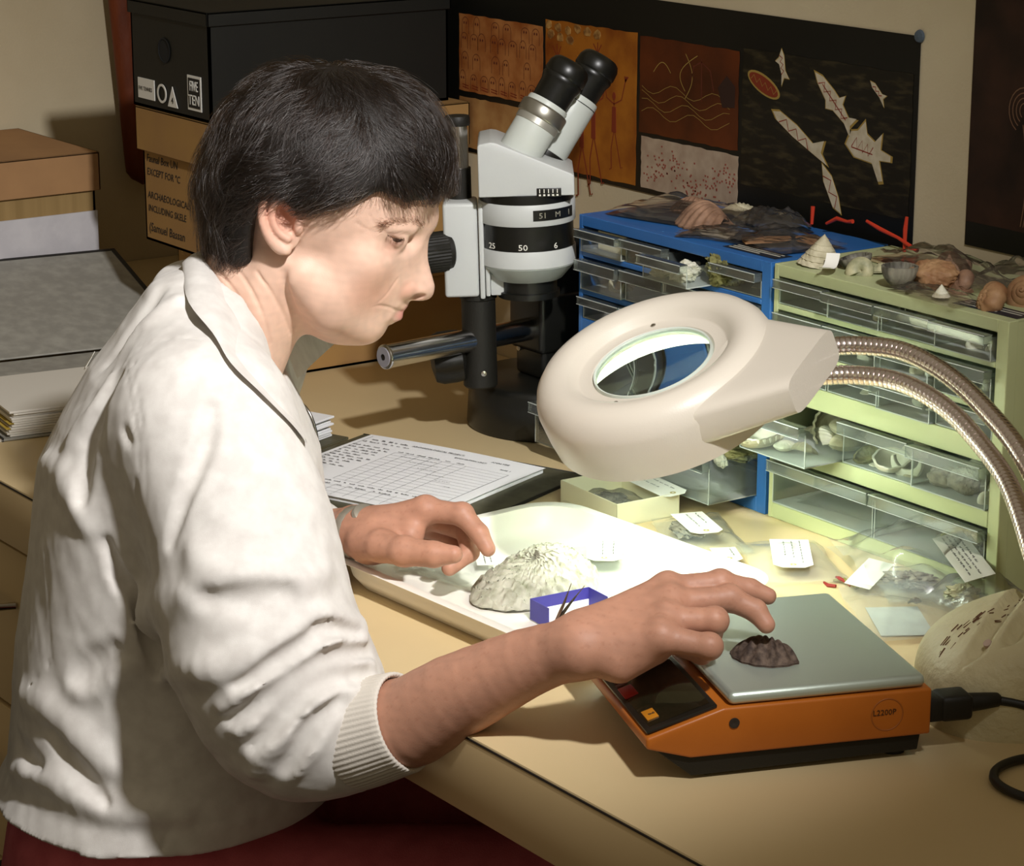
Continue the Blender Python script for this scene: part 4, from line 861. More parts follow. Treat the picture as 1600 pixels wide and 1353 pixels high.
class Field:
    """a list of smooth unions and cuts, turned into one continuous skin"""
    def __init__(s): s.ops = []; s.disp = None
    def _push(s, sign, k, cen, rad, fn): s.ops.append((sign, k, np.array(cen, float), rad, fn))
    def cone(s, a, b, ra, rb, k=.01, sign=1):
        a = np.array(a, float); b = np.array(b, float); ba = b - a; L2 = float(ba @ ba) + 1e-12
        def fn(p):
            t = np.clip(((p - a) @ ba) / L2, 0, 1)
            return np.linalg.norm(p - a - t[:, None] * ba, axis=1) - (ra + (rb - ra) * t)
        s._push(sign, k, (a + b) / 2, math.sqrt(L2) / 2 + max(ra, rb), fn); return s
    def chain(s, pts, k=.01, sign=1, ki=None, spline=0):
        """a bent, tapering limb: one smooth piece through points (x, y, z, radius)"""
        P = np.array(pts, float)
        if spline and len(P) > 2:
            Q = []; n = len(P)
            for i in range(n - 1):
                p0, p1, p2, p3 = P[max(i - 1, 0)], P[i], P[i + 1], P[min(i + 2, n - 1)]
                for t in np.arange(spline) / spline:
                    Q.append(.5 * (2 * p1 + (p2 - p0) * t + (2 * p0 - 5 * p1 + 4 * p2 - p3) * t * t + (3 * p1 - p0 - 3 * p2 + p3) * t ** 3))
            P = np.array(Q + [P[-1]])
        ki = ki if ki is not None else (.0005 if spline else min(k, .003))
        def fn(p):
            d = None
            for a, b in zip(P[:-1], P[1:]):
                ba = b[:3] - a[:3]; L2 = float(ba @ ba) + 1e-12
                t = np.clip(((p - a[:3]) @ ba) / L2, 0, 1)
                e = np.linalg.norm(p - a[:3] - t[:, None] * ba, axis=1) - (a[3] + (b[3] - a[3]) * t)
                d = e if d is None else _smin(d, e, ki)
            return d
        c = (P[:, :3].min(0) + P[:, :3].max(0)) / 2
        s._push(sign, k, c, float((np.linalg.norm(P[:, :3] - c, axis=1) + P[:, 3]).max()), fn); return s
    def ball(s, c, r, k=.01, sign=1, sc=(1, 1, 1), ax=None, tilt=0.):
        """ellipsoid with radii r*sc; tilt turns it in the X-Z plane, ax is a full axis matrix"""
        c = np.array(c, float); R = np.array(sc, float) * r
        if ax is None:
            ca, sa = math.cos(tilt), math.sin(tilt)
            ax = np.array(((ca, 0, sa), (0, 1, 0), (-sa, 0, ca)))
        else: ax = np.array(ax, float)
        rm = float(R.min())
        def fn(p):
            q = (p - c) @ ax.T
            k0 = np.linalg.norm(q / R, axis=1); k1 = np.linalg.norm(q / (R * R), axis=1)
            return np.where(k0 < 1e-6, -rm, k0 * (k0 - 1) / np.maximum(k1, 1e-9))
        s._push(sign, k, c, float(R.max()), fn); return s
    def loft(s, rows, k=.02, sign=1):
        """stack of ellipses; rows of (z, x centre, half depth, y centre, half width)"""
        r = np.array(sorted(rows), float); z0, z1 = r[0, 0], r[-1, 0]
        def fn(p):
            z = np.clip(p[:, 2], z0, z1)
            xc, a, yc, b = (np.interp(z, r[:, 0], r[:, i]) for i in (1, 2, 3, 4))
            X, Y = (p[:, 0] - xc) / a, (p[:, 1] - yc) / b
            k0 = np.sqrt(X * X + Y * Y); k1 = np.sqrt((X / a) ** 2 + (Y / b) ** 2)
            d = np.where(k0 < 1e-6, -np.minimum(a, b), k0 * (k0 - 1) / np.maximum(k1, 1e-9))
            dz = np.abs(p[:, 2] - z)
            return np.where(dz > 0, np.sqrt(np.maximum(d, 0) ** 2 + dz ** 2) + np.minimum(d, 0) * 0, d)
        c = np.array([r[:, 1].mean(), r[:, 3].mean(), (z0 + z1) / 2])
        s._push(sign, k, c, math.sqrt(((z1 - z0) / 2) ** 2 + (r[:, 2].max() + np.ptp(r[:, 1])) ** 2 + r[:, 4].max() ** 2), fn); return s
    def half(s, pt, n, k=.003):
        """cut away everything on the side the normal points to"""
        pt = np.array(pt, float); n = np.array(n, float); n = n / np.linalg.norm(n)
        s._push(-2, k, pt, 9., lambda p: (p - pt) @ n); return s
    def eval(s, p, cull=None):
        d = np.full(len(p), 1.0)
        for sign, k, cen, rad, fn in s.ops:
            if cull is not None and np.linalg.norm(cull[0] - cen) > rad + cull[1] + 2 * k + .004: continue
            if sign == 1: d = _smin(d, fn(p), k)
            elif sign == -1: d = -_smin(-d, fn(p), k)
            else: d = -_smin(-d, -fn(p), k)
        if s.disp is not None: d = d - s.disp(p)
        return d
    def mesh(s, lo, hi, h, pad=.02):
        NB = 12; lo = np.array(lo, float); nblk = np.ceil((np.array(hi, float) - lo) / (h * NB)).astype(int); N = nblk * NB + 2
        bi = np.stack(np.meshgrid(*[np.arange(n) for n in nblk], indexing='ij'), -1).reshape(-1, 3)
        cen = lo + (bi + .5) * NB * h; hd = NB * h * .87
        act = bi[np.abs(s.eval(cen)) < hd * 1.35 + pad]
        g = np.stack(np.meshgrid(*[np.arange(NB + 1)] * 3, indexing='ij'), -1).reshape(-1, 3)
        ids = []; ver = []; quads = [[], [], []]
        key = lambda c: (c[:, 0] * N[1] + c[:, 1]) * N[2] + c[:, 2]
        for b in act:
            org = b * NB; P = lo + (g + org) * h; c = lo + (org + NB / 2) * h
            d = s.eval(P, (c, hd)).reshape(NB + 1, NB + 1, NB + 1)
            if d.min() > 0 or d.max() < 0: continue
            ins = d < 0
            cnt = np.zeros((NB,) * 3); pos = np.zeros((NB,) * 3 + (3,))
            for ax in range(3):
                o1, o2 = [a for a in range(3) if a != ax]
                A = np.moveaxis(d, ax, 0); a0, a1 = A[:-1], A[1:]
                cr = (a0 < 0) != (a1 < 0); t = np.where(cr, a0 / np.where(cr, a0 - a1, 1), 0)
                for i in (0, 1):
                    for j in (0, 1):
                        sl = (slice(None), slice(i, NB + i), slice(j, NB + j)); cc = cr[sl]; tt = t[sl]
                        cm = np.moveaxis(cc, 0, ax); tm = np.moveaxis(tt, 0, ax)
                        cnt += cm; pos[..., ax] += np.where(cm, tm, 0); pos[..., o1] += cm * i; pos[..., o2] += cm * j
                e = np.argwhere(cr[:, :NB, :NB])
                if len(e):
                    full = np.zeros((len(e), 3), int); full[:, ax] = e[:, 0]; full[:, o1] = e[:, 1]; full[:, o2] = e[:, 2]
                    flip = A[:-1][e[:, 0], e[:, 1], e[:, 2]] < 0
                    full += org; u = np.zeros(3, int); v = np.zeros(3, int); u[o1] = 1; v[o2] = 1
                    q = np.stack([key(full - u - v), key(full - v), key(full), key(full - u)], 1)
                    if ax == 1: flip = ~flip
                    q = np.where(flip[:, None], q, q[:, ::-1]); quads[ax].append(q)
            ce = np.argwhere(cnt > 0)
            if len(ce):
                ids.append(key(ce + org)); ver.append(lo + (ce + org + pos[cnt > 0] / cnt[cnt > 0][:, None]) * h)
        ids = np.concatenate(ids); ver = np.concatenate(ver); o = np.argsort(ids); ids = ids[o]; ver = ver[o]
        Q = np.concatenate([np.concatenate(q) for q in quads if q])
        ix = np.searchsorted(ids, Q); ix = np.clip(ix, 0, len(ids) - 1); ok = (ids[ix] == Q).all(1)
        return ver, ix[ok]
    def cast(s, o, d, tmax=6., t0=0.):
        t = t0; o = np.array(o, float); d = np.array(d, float); d = d / np.linalg.norm(d)
        for _ in range(400):
            v = float(s.eval((o + d * t)[None])[0])
            if v < 1e-4: return o + d * t
            t += max(v * .7, 2e-4)
            if t > tmax: return None
        return o + d * t

def mesh_np(name, V, F, m, parent=None, smooth=True, angle=180, relax=0, attr=None, holes=False, **k):
    V = np.asarray(V, float)
    if relax:
        e = np.concatenate([F[:, [0, 1]], F[:, [1, 2]], F[:, [2, 3]], F[:, [3, 0]]]); e = np.concatenate([e, e[:, ::-1]])
        deg = np.bincount(e[:, 0], minlength=len(V)).astype(float); deg[deg == 0] = 1
        for it in range(relax):
            A = np.stack([np.bincount(e[:, 0], weights=V[e[:, 1], i], minlength=len(V)) for i in range(3)], 1) / deg[:, None]
            V = V + (A - V) * (.5 if it % 2 == 0 else -.48)
    me = bpy.data.meshes.new(name); nv, nf = len(V), len(F)
    me.vertices.add(nv); me.vertices.foreach_set('co', V.astype(np.float32).ravel())
    me.loops.add(nf * 4); me.loops.foreach_set('vertex_index', np.asarray(F, np.int32).ravel())
    me.polygons.add(nf); me.polygons.foreach_set('loop_start', np.arange(nf, dtype=np.int32) * 4)
    me.update(calc_edges=True); me.validate()
    if holes:
        bm = bmesh.new(); bm.from_mesh(me); bmesh.ops.holes_fill(bm, edges=[e for e in bm.edges if e.is_boundary], sides=12); bm.to_mesh(me); bm.free()
    if attr is not None:
        a = me.attributes.new('tone', 'FLOAT_COLOR', 'POINT')
        a.data.foreach_set('color', np.concatenate([attr, np.ones((len(attr), 1))], 1).astype(np.float32).ravel())
    return mesh_link(name, me, m, parent, smooth, angle, **k)
# ---------------------------------------------------------------- the figure, in her own frame
# local axes: x = the way she faces, y = her left, z = up; origin at the middle of the head

def mirror_head(pts): return [tuple(p) for p in pts] + [(p[0], -p[1]) + tuple(p[2:]) for p in pts]

def both(fn):
    for sg in (1, -1): fn(sg)

def head_field(F):
    TL = math.radians(23)
    F.ball((-.004, 0, .012), 1, .01, sc=(.076, .071, .084), tilt=-TL)
    F.ball((.030, 0, .008), 1, .025, sc=(.0655, .057, .078), tilt=-TL)
    F.ball((.0335, 0, -.057), 1, .016, sc=(.044, .034, .071), tilt=-TL)
    F.ball((.020, 0, -.058), 1, .016, sc=(.043, .054, .067), tilt=-TL)
    F.cone((.0800, 0, -.0215), (.044, .042, -.016), .0085, .0095, .012); F.cone((.0800, 0, -.0215), (.044, -.042, -.016), .0085, .0095, .012)
    for sg in (1, -1):
        F.ball((.032, .042 * sg, -.050), .0165, .018)
        F.ball((.006, .038 * sg, -.075), .0205, .022)
        F.chain([(-.020, .049 * sg, -.060, .014), (.004, .038 * sg, -.094, .013), (.031, .012 * sg, -.111, .012)], .018)
    F.ball((.0318, 0, -.1125), .0150, .007)
    F.ball((.010, 0, -.096), .026, .02)
    # neck and throat
    F.chain([(-.042, 0, -.050, .048), (-.083, 0, -.122, .052), (-.130, 0, -.205, .064)], .018)
    for sg in (1, -1): F.chain([(-.044, .046 * sg, -.048, .010), (-.060, .036 * sg, -.110, .011), (-.072, .014 * sg, -.170, .010)], .016)
    # eye sockets
    for sg in (1, -1): F.ball((.0760, .036 * sg, -.0370), .0125, .009, -1, sc=(1, 1.3, .72)); F.ball((.0600, .0540 * sg, -.0370), .0080, .010, -1)
    # nose
    F.chain([(.0745, 0, -.0335, .0076), (.0755, 0, -.058, .0088), (.0783, 0, -.0805, .0116)], .006, spline=3)
    for sg in (1, -1):
        F.cone((.066, .005 * sg, -.046), (.066, .006 * sg, -.078), .009, .0110, .009)
        F.ball((.0630, .0132 * sg, -.0785), 1, .0018, sc=(.0115, .0075, .0090))
    F.cone((.0830, 0, -.0860), (.0665, 0, -.0860), .0042, .0040, .004)
    for sg in (1, -1): F.ball((.0745, .0110 * sg, -.0885), 1, .0015, -1, sc=(.0090, .0060, .0040), tilt=.28)
    # lids over the eyes, a fold above, the narrow opening, a bag below
    for sg in (1, -1):
        F.ball((.0565, .0320 * sg, -.0325), .0130, .003)
        F.chain([(.0470, .0480 * sg, -.0200, .0030), (.0580, .0440 * sg, -.0220, .0045), (.0710, .0310 * sg, -.0250, .0050)], .005, spline=3)
    # mouth
    for sg in (1, -1):
        F.chain([(.0598, 0, -.0945, .0062), (.0530, .0135 * sg, -.0925, .0050), (.0420, .0235 * sg, -.0900, .0022)], .005)
        F.chain([(.0548, 0, -.1050, .0070), (.0480, .0130 * sg, -.1010, .0058), (.0405, .0225 * sg, -.0935, .0025)], .004)
    F.ball((.0590, 0, -.1130), .0030, .005, -1, sc=(1, 3.6, .8))
    # ears
    for sg in (1, -1):
        A = lambda x, z, y, r: (x, y * sg, z, r)
        F.ball((-.0335, .0650 * sg, -.0110), 1, .005, sc=(.0135, .0062, .0260), tilt=.42)
        F.chain([A(-.0230, .0100, .0680, .0034), A(-.0300, .0150, .0705, .0034), A(-.0385, .0140, .0730, .0034), A(-.0450, .0055, .0755, .0033), A(-.0468, -.0070, .0765, .0033), A(-.0435, -.0200, .0745, .0036), A(-.0370, -.0300, .0715, .0048), A(-.0300, -.0350, .0690, .0060)], .0028, spline=3)
        F.chain([A(-.0300, .0065, .0715, .0034), A(-.0370, .0010, .0735, .0036), A(-.0385, -.0080, .0740, .0036), A(-.0345, -.0190, .0730, .0034), A(-.0270, -.0255, .0715, .0034)], .003, spline=3)
        F.ball((-.0265, .0740 * sg, -.0090), 1, .002, -1, sc=(.0085, .0110, .0130), tilt=.35)
        F.ball((-.0180, .0690 * sg, -.0160), 1, .003, sc=(.0040, .0045, .0065))
    return F

FOLDS = (   # lines of the face and neck: (depth profile, softness, points on the skin)
    ((0.001, 0.0012, 0.001), 0.001, [(0.0442, 0.0585, -0.0193), (0.0494, 0.0555, -0.0235), (0.0563, 0.0498, -0.026), (0.0633, 0.045, -0.0274), (0.0699, 0.0379, -0.029)]),  # crease
    ((0.0005, 0.0007, 0.0005), 0.001, [(0.0509, 0.0556, -0.0213), (0.0592, 0.0496, -0.024), (0.0703, 0.0393, -0.0266)]),  # fold
    ((0.0011, 0.0021, 0.0014), 0.0008, [(0.0535, 0.0509, -0.0267), (0.0568, 0.0461, -0.0301), (0.0603, 0.0445, -0.0322), (0.0632, 0.0432, -0.0326), (0.066, 0.041, -0.0323)]),  # slit
    ((0.0004, 0.0007, 0.0006), 0.0015, [(0.0292, 0.0638, -0.0139), (0.0361, 0.0604, -0.0196), (0.0431, 0.0581, -0.0222), (0.0508, 0.0548, -0.0236)]),  # crow1
    ((0.0003, 0.0005, 0.0003), 0.0015, [(0.0392, 0.0622, -0.0077), (0.0426, 0.06, -0.0139), (0.046, 0.0581, -0.0186)]),  # crow2
    ((0.0004, 0.0006, 0.0003), 0.002, [(0.0514, 0.0472, -0.0376), (0.0552, 0.0446, -0.0406), (0.0577, 0.0446, -0.0421)]),  # bag1
    ((0.0005, 0.0008, 0.0004), 0.003, [(0.0546, 0.0461, -0.0326), (0.0573, 0.044, -0.0382), (0.0615, 0.041, -0.041), (0.0645, 0.0412, -0.0373)]),  # bag2
    ((0.0007, 0.0012, 0.0011), 0.001, [(0.0392, 0.0385, -0.0902), (0.0445, 0.033, -0.0897), (0.0502, 0.0263, -0.092), (0.0559, 0.0191, -0.0957), (0.0618, 0.0053, -0.101)]),  # mouth
    ((0.0002, 0.0003, 0.0001), 0.002, [(0.0600, 0.0300, -0.0675), (0.0568, 0.0314, -0.0721), (0.0507, 0.033, -0.0806), (0.0438, 0.0359, -0.0866)]),  # naso
    ((0.0004, 0.0008, 0.0004), 0.003, [(-0.0732, 0.042, -0.054), (-0.0594, 0.0531, -0.0712), (-0.0499, 0.0522, -0.0942), (-0.0453, 0.0427, -0.1194)]),  # neck1
    ((0.0004, 0.0008, 0.0004), 0.003, [(-0.0538, 0.0548, -0.0564), (-0.0431, 0.0546, -0.073), (-0.0345, 0.0425, -0.0943), (-0.0301, 0.0279, -0.1145)]),  # neck2
    ((0.0003, 0.0006, 0.0003), 0.003, [(-0.0895, 0.032, -0.0571), (-0.0763, 0.0457, -0.0708), (-0.07, 0.05, -0.0802)]),  # neck3
    ((0.001, 0.002, 0.001), 0.006, [(-0.0299, 0.0704, -0.0409), (-0.0318, 0.0594, -0.0575), (-0.03, 0.0539, -0.0731), (-0.0254, 0.0418, -0.0924)]),  # jaw
)
def face_folds(F):
    for rr, k, pts in FOLDS:
        n = len(pts)
        for sg in (1, -1):
            F.chain([(p[0], p[1] * sg, p[2], float(np.interp(i / (n - 1), (0, .5, 1), rr))) for i, p in enumerate(pts)], k, -1, spline=3)

RW = (.2046, -.3268, -.2826)     # right wrist
def arm_fields(F):
    # right arm: shoulder, elbow, forearm that tapers to the wrist
    F.chain([(-.090, -.145, -.165, .050), (-.020, -.215, -.375, .040)], .02)
    F.chain([(-.020, -.215, -.375, .040), (.060, -.250, -.377, .0362), (.110, -.275, -.343, .0330), (.165, -.305, -.304, .0262), (.2046, -.3268, -.2826, .0215)], .02, spline=3)
    # left arm
    F.chain([(-.095, .140, -.165, .044), (-.165, .195, -.390, .036)], .02)
    F.chain([(-.165, .195, -.390, .036), (-.085, .140, -.362, .033), (.014, .0775, -.321, .0225)], .02, spline=3)

def Lw(p):   # world point -> her frame
    q = Vector(p) - PO; c, s = math.cos(P_RZ), math.sin(P_RZ)
    return (q.x * c + q.y * s, -q.x * s + q.y * c, q.z)
def W(x, y, z, r): return Lw((x, y, z)) + (r,)
def hand_right(F):
    wr = (.3725, -.5065, .0830); kn = [(.384, -.433, .117), (.400, -.443, .1125), (.414, -.457, .106), (.426, -.472, .0995)]
    # palm: a fan of metacarpals
    F.chain([W(*wr, .0210), W(.379, -.487, .087, .018)], .014)
    for i, k in enumerate(kn):
        st = (.3660 + .0045 * i, -.4960 - .004 * i, .0925 - .0035 * i)
        F.cone(W(*st, 0)[:3], W(*k, 0)[:3], .0145, (.0125, .0125, .012, .0115)[i], .012)
        F.ball(W(k[0], k[1], k[2] + .0015, 0)[:3], .0118, .006)
    F.chain([W(.380, -.478, .080, .0165), W(.404, -.452, .092, .013), W(.398, -.440, .098, .012)], .012)
    F.chain([W(.402, -.492, .078, .0165), W(.416, -.472, .088, .0125)], .012)        # heel of the hand
    fk = .0035
    F.chain([W(.384, -.433, .1165, .0108), W(.4010, -.3960, .1195, .0094), W(.4115, -.3755, .1135, .0080), W(.4205, -.3655, .1085, .0066)], fk)
    F.chain([W(.400, -.443, .1120, .0110), W(.4180, -.4010, .1130, .0096), W(.4330, -.3880, .1050, .0083), W(.4430, -.3860, .0965, .0068)], fk)
    F.chain([W(.414, -.457, .1055, .0108), W(.4370, -.4310, .1070, .0098), W(.4230, -.4230, .0915, .0086), W(.4080, -.4310, .0920, .0078)], fk)
    F.chain([W(.426, -.472, .0990, .0105), W(.4530, -.4490, .0955, .0090), W(.4360, -.4420, .0835, .0080), W(.4220, -.4500, .0855, .0072)], fk)
    for p in ((.4010, -.3960, .1205), (.4180, -.4010, .1140), (.4370, -.4310, .1075), (.4530, -.4490, .0960)): F.ball(W(*p, 0)[:3], .0096, .004)
    # thumb, tucked under on the far side
    F.chain([W(.360, -.480, .080, .0150), W(.352, -.447, .074, .0125), W(.362, -.419, .074, .0105), W(.379, -.399, .080, .0085)], .007)
    # tendons and veins on the back
    for i, k in enumerate(kn): F.cone(W(.374 + .003 * i, -.492, .1020 - .003 * i, 0)[:3], W(k[0], k[1], k[2] + .0085, 0)[:3], .0022, .0030, .006)

def hand_left(F):
    fk = .0035
    F.chain([W(-.051, -.438, .050, .0235), W(-.020, -.434, .055, .0215)], .014)
    kn = [(.009, -.403, .080), (-.008, -.392, .068), (-.025, -.388, .056), (-.040, -.386, .044)]
    for i, k in enumerate(kn):
        F.cone(W(-.030 - .004 * i, -.428 + .004 * i, .060 - .006 * i, 0)[:3], W(*k, 0)[:3], .0155, (.0125, .012, .0118, .011)[i], .012)
        F.ball(W(k[0], k[1], k[2], 0)[:3], .0122, .005)
    F.chain([W(-.022, -.441, .046, .0160), W(.010, -.420, .060, .0120)], .012)
    F.chain([W(.009, -.403, .080, .0108), W(.0390, -.3850, .0800, .0096), W(.0575, -.3800, .0670, .0083), W(.0680, -.3780, .0550, .0068)], fk)
    F.chain([W(-.008, -.392, .068, .0110), W(.0270, -.3720, .0600, .0097), W(.0430, -.3800, .0460, .0084), W(.0410, -.4000, .0345, .0070)], fk)
    F.chain([W(-.025, -.388, .056, .0105), W(.0050, -.3680, .0470, .0094), W(.0210, -.3740, .0370, .0082), W(.0230, -.3880, .0290, .0068)], fk)
    F.chain([W(-.040, -.386, .044, .0100), W(-.0150, -.3680, .0370, .0086), W(-.0040, -.3720, .0300, .0075), W(-.0020, -.3860, .0270, .0064)], fk)
    F.chain([W(-.020, -.448, .050, .0150), W(.0080, -.4480, .0550, .0145), W(.0370, -.4450, .0570, .0122), W(.0640, -.4310, .0590, .0112), W(.0790, -.4210, .0610, .0078)], .007)
    F.ball(W(.0385, -.4440, .0580, 0)[:3], .0128, .005); F.ball(W(.0390, -.3850, .0808, 0)[:3], .0099, .004)

def body_field():
    F = Field()
    F.loft([(-.50, -.15, .05, 0, .08), (-.38, -.145, .05, 0, .08), (-.24, -.125, .05, 0, .08), (-.16, -.115, .045, 0, .08)], .03)
    for sg in (1, -1): F.chain([(-.10, .02 * sg, -.15, .045), (-.09, .145 * sg, -.165, .042)], .03)
    arm_fields(F); hand_right(F); hand_left(F); head_field(F); face_folds(F)
    return F

# ---- jacket
def jacket_field(folds=True):
    F = Field()
    F.loft([(-.523, -.150, .152, .0, .178), (-.50, -.140, .150, .0, .175), (-.42, -.137, .143, .0, .168), (-.337, -.133, .134, .0, .165), (-.227, -.128, .120, .0, .170),
            (-.188, -.126, .102, .0, .168), (-.143, -.122, .079, .0, .150), (-.108, -.112, .060, .0, .115), (-.082, -.100, .040, .0, .080)], .02)
    for sg in (1, -1): F.chain([(-.108, .035 * sg, -.112, .050), (-.095, .130 * sg, -.160, .063)], .03)
    # right sleeve, bagging at the elbow
    F.chain([(-.090, -.140, -.172, .073), (-.058, -.180, -.245, .074), (-.043, -.205, -.315, .079), (-.018, -.212, -.370, .076), (.008, -.222, -.390, .057), (.036, -.236, -.388, .041)], .03, spline=3)
    # left sleeve
    F.chain([(-.098, .130, -.172, .062), (-.140, .180, -.300, .060), (-.160, .190, -.385, .058), (-.100, .150, -.368, .050), (-.025, .102, -.338, .038)], .03)
    return F
person = thing('person', 'woman with short dark hair leaning over the desk, touching a shell on the scale', 'person', (PO.x, PO.y, -.75), P_RZ)
PZ = PO.z + .75            # head centre above the floor
def P_off(V): return np.asarray(V) + np.array((0, 0, PZ))

def skin_tone(V):
    n = len(V); base = np.array(lin('#d9b5a0')[:3]); c = np.tile(base, (n, 1))
    n1 = noise3(V[:, 0] * 45, V[:, 1] * 45, V[:, 2] * 45, 3)[:, None]; n2 = noise3(V[:, 0] * 300, V[:, 1] * 300, V[:, 2] * 300, 5)[:, None]
    c = c * (1 + .07 * n1 + .05 * n2)
    def blob(p, r, col, amt):
        d = np.linalg.norm(V - np.array(p), axis=1) / r
        return np.clip(1 - d, 0, 1)[:, None] ** .7 * amt, np.array(lin(col)[:3])
    spots = []
    for sg in (1, -1):
        spots += [((.040, .045 * sg, -.075), .028, '#c98468', .5), ((-.034, .070 * sg, -.004), .030, '#cc7e68', .55), ((.066, .016 * sg, -.080), .012, '#c4785f', .45),
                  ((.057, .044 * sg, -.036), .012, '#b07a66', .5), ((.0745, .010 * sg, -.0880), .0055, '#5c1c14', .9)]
        for t in np.linspace(0, 1, 8):
            spots += [((.0645 - .025 * t, .0245 * sg * t, -.0970 + .0050 * t), .0055 - .0025 * t, '#b5675f', .8), ((.0600 - .020 * t, .0235 * sg * t, -.1050 + .0110 * t), .0080 - .0045 * t, '#c07a72', .8)]
    # finger nails
    for p in ((.4225, -.3640, .1135), (.4455, -.3845, .1010), (.0700, -.3772, .0585), (.0800, -.4205, .0665)):
        spots.append((Lw(p), .0062, '#e6bfae', .9))
    for p, r, col, am in spots:
        w_, k_ = blob(p, r, col, am); c = c * (1 - w_) + k_ * w_
    # arms and hands are darker and redder than the face
    arm = np.clip((V[:, 0] * .6 - V[:, 2] - .13) / .1, 0, 1)[:, None]
    c = c * (1 - arm) + (c * np.array((.68, .52, .45))) * arm
    fr = noise3(V[:, 0] * 520, V[:, 1] * 520, V[:, 2] * 520, 9)[:, None]
    c = c * (1 - np.clip((fr - .5) * 1.2, 0, 1) * arm * np.array((.10, .14, .16)))
    return np.clip(c, 0, 1)

M_SKIN = attr_mat('skin', 'tone', rough=.50, spec=.35, sss=.10, bump=.10, bscale=900)
bf = body_field()
V, Fq = bf.mesh((-.35, -.40, -.58), (.50, .28, .12), .00125)
# finer pass is not needed where clothes hide the body
mesh_np('body', P_off(V), Fq, M_SKIN, person, relax=2, attr=skin_tone(V), holes=True)

# eyeballs show through the narrow lid openings
M_EYE = mat('eye_dark', '#2a1a10', .12, spec=.6, col2='#5a4a3c', cscale=150)
for sg in (1, -1):
    B().lathe([(.0120 * math.sin(math.pi * i / 12), -.0120 * math.cos(math.pi * i / 12)) for i in range(13)], 20).obj('eyeball', M_EYE, person, loc=(.0565, .032 * sg, -.0325 + PZ), label='dark downcast eye')
# ---------------------------------------------------------------- hair
HAIRLINE = [(-.150, -.064), (-.100, -.061), (-.086, -.0575), (-.070, -.0560), (-.058, -.050), (-.0575, -.034), (-.054, -.012), (-.047, .0035), (-.030, .0075), (-.0190, -.0045), (-.005, -.0060),
            (.010, -.0010), (.028, .0035), (.048, .0130), (.056, .0085), (.064, .0050), (.070, -.0010), (.074, .0020), (.084, .0000), (.094, -.0005), (.104, .0005), (.160, .002), (.160, -.30), (-.150, -.30)]
def poly_sd(px, pz, poly):
    d = np.full(len(px), 1e9); ins = np.zeros(len(px), bool); n = len(poly)
    for i in range(n):
        ax, az = poly[i]; bx, bz = poly[(i + 1) % n]
        ex, ez = bx - ax, bz - az; t = np.clip(((px - ax) * ex + (pz - az) * ez) / (ex * ex + ez * ez), 0, 1)
        d = np.minimum(d, (px - ax - t * ex) ** 2 + (pz - az - t * ez) ** 2)
        c = (az > pz) != (bz > pz); xs = ax + (pz - az) / np.where(c, bz - az, 1) * ex
        ins ^= c & (px < xs)
    d = np.sqrt(d); return np.where(ins, -d, d)

def hair_volume(grow=0.):
    F = Field()
    F.ball((-.008, 0, .018), 1, .01, sc=(.092 + grow, .083 + grow, .092 + grow), tilt=-.40)
    F.ball((.034, 0, .012), 1, .03, sc=(.073 + grow, .070 + grow, .087 + grow), tilt=-.40)
    F.chain([(-.060, 0, -.005, .046 + grow), (-.066, 0, -.040, .038 + grow), (-.070, 0, -.056, .033 + grow)], .03)
    for sg in (1, -1): F.chain([(-.045, .045 * sg, .010, .036 + grow), (-.062, .036 * sg, -.046, .019 + grow)], .02)
    return F
hv = hair_volume()
hair_base_f = hair_volume(-.004)
hair_base_f._push(-1, .006, (0, 0, 0), 9., lambda p: poly_sd(p[:, 0], p[:, 2], HAIRLINE))
M_HAIRBASE = mat('hair_root', '#16110d', .55, spec=.35, bump=.4, bscale=700)
V, Fq = hair_base_f.mesh((-.13, -.11, -.10), (.13, .11, .13), .0030)
hair = mesh_np('hair', P_off(V), Fq, M_HAIRBASE, person, relax=2, label='short dark brown hair with a swept fringe and grey flecks')

def grad(F, p, e=.0008):
    g = np.stack([F.eval(p + np.eye(3)[i] * e) - F.eval(p - np.eye(3)[i] * e) for i in range(3)], 1)
    return g / np.maximum(np.linalg.norm(g, axis=1, keepdims=True), 1e-9)

def flow(p):
    """which way the hair is combed at a place"""
    u, y, z = p.T; s = np.abs(y); sg = np.sign(y)
    d = np.stack([u - .012, (y + .012) * 1.0, (z - .100)], 1)            # away from the crown
    d /= np.maximum(np.linalg.norm(d, axis=1, keepdims=True), 1e-6)
    side = np.clip((.075 - z) / .05, 0, 1) * np.clip((.055 - u) / .03, 0, 1) * np.clip(s / .04, 0, 1)
    d = d * (1 - .78 * side[:, None]) + np.stack([-np.ones_like(u), 0 * u, -.42 + 0 * u], 1) * (.95 * side)[:, None]
    fr = np.clip((u - .045) / .03, 0, 1)                                  # the fringe falls forward and down
    d = d * (1 - .7 * fr[:, None]) + np.stack([.25 + 0 * u, -.15 * sg, -.95 + 0 * u], 1) * (.9 * fr)[:, None]
    back = np.clip((-.06 - u) / .03, 0, 1)
    d = d * (1 - .6 * back[:, None]) + np.stack([-.05 + 0 * u, 0 * u, -1 + 0 * u], 1) * (.8 * back)[:, None]
    return d

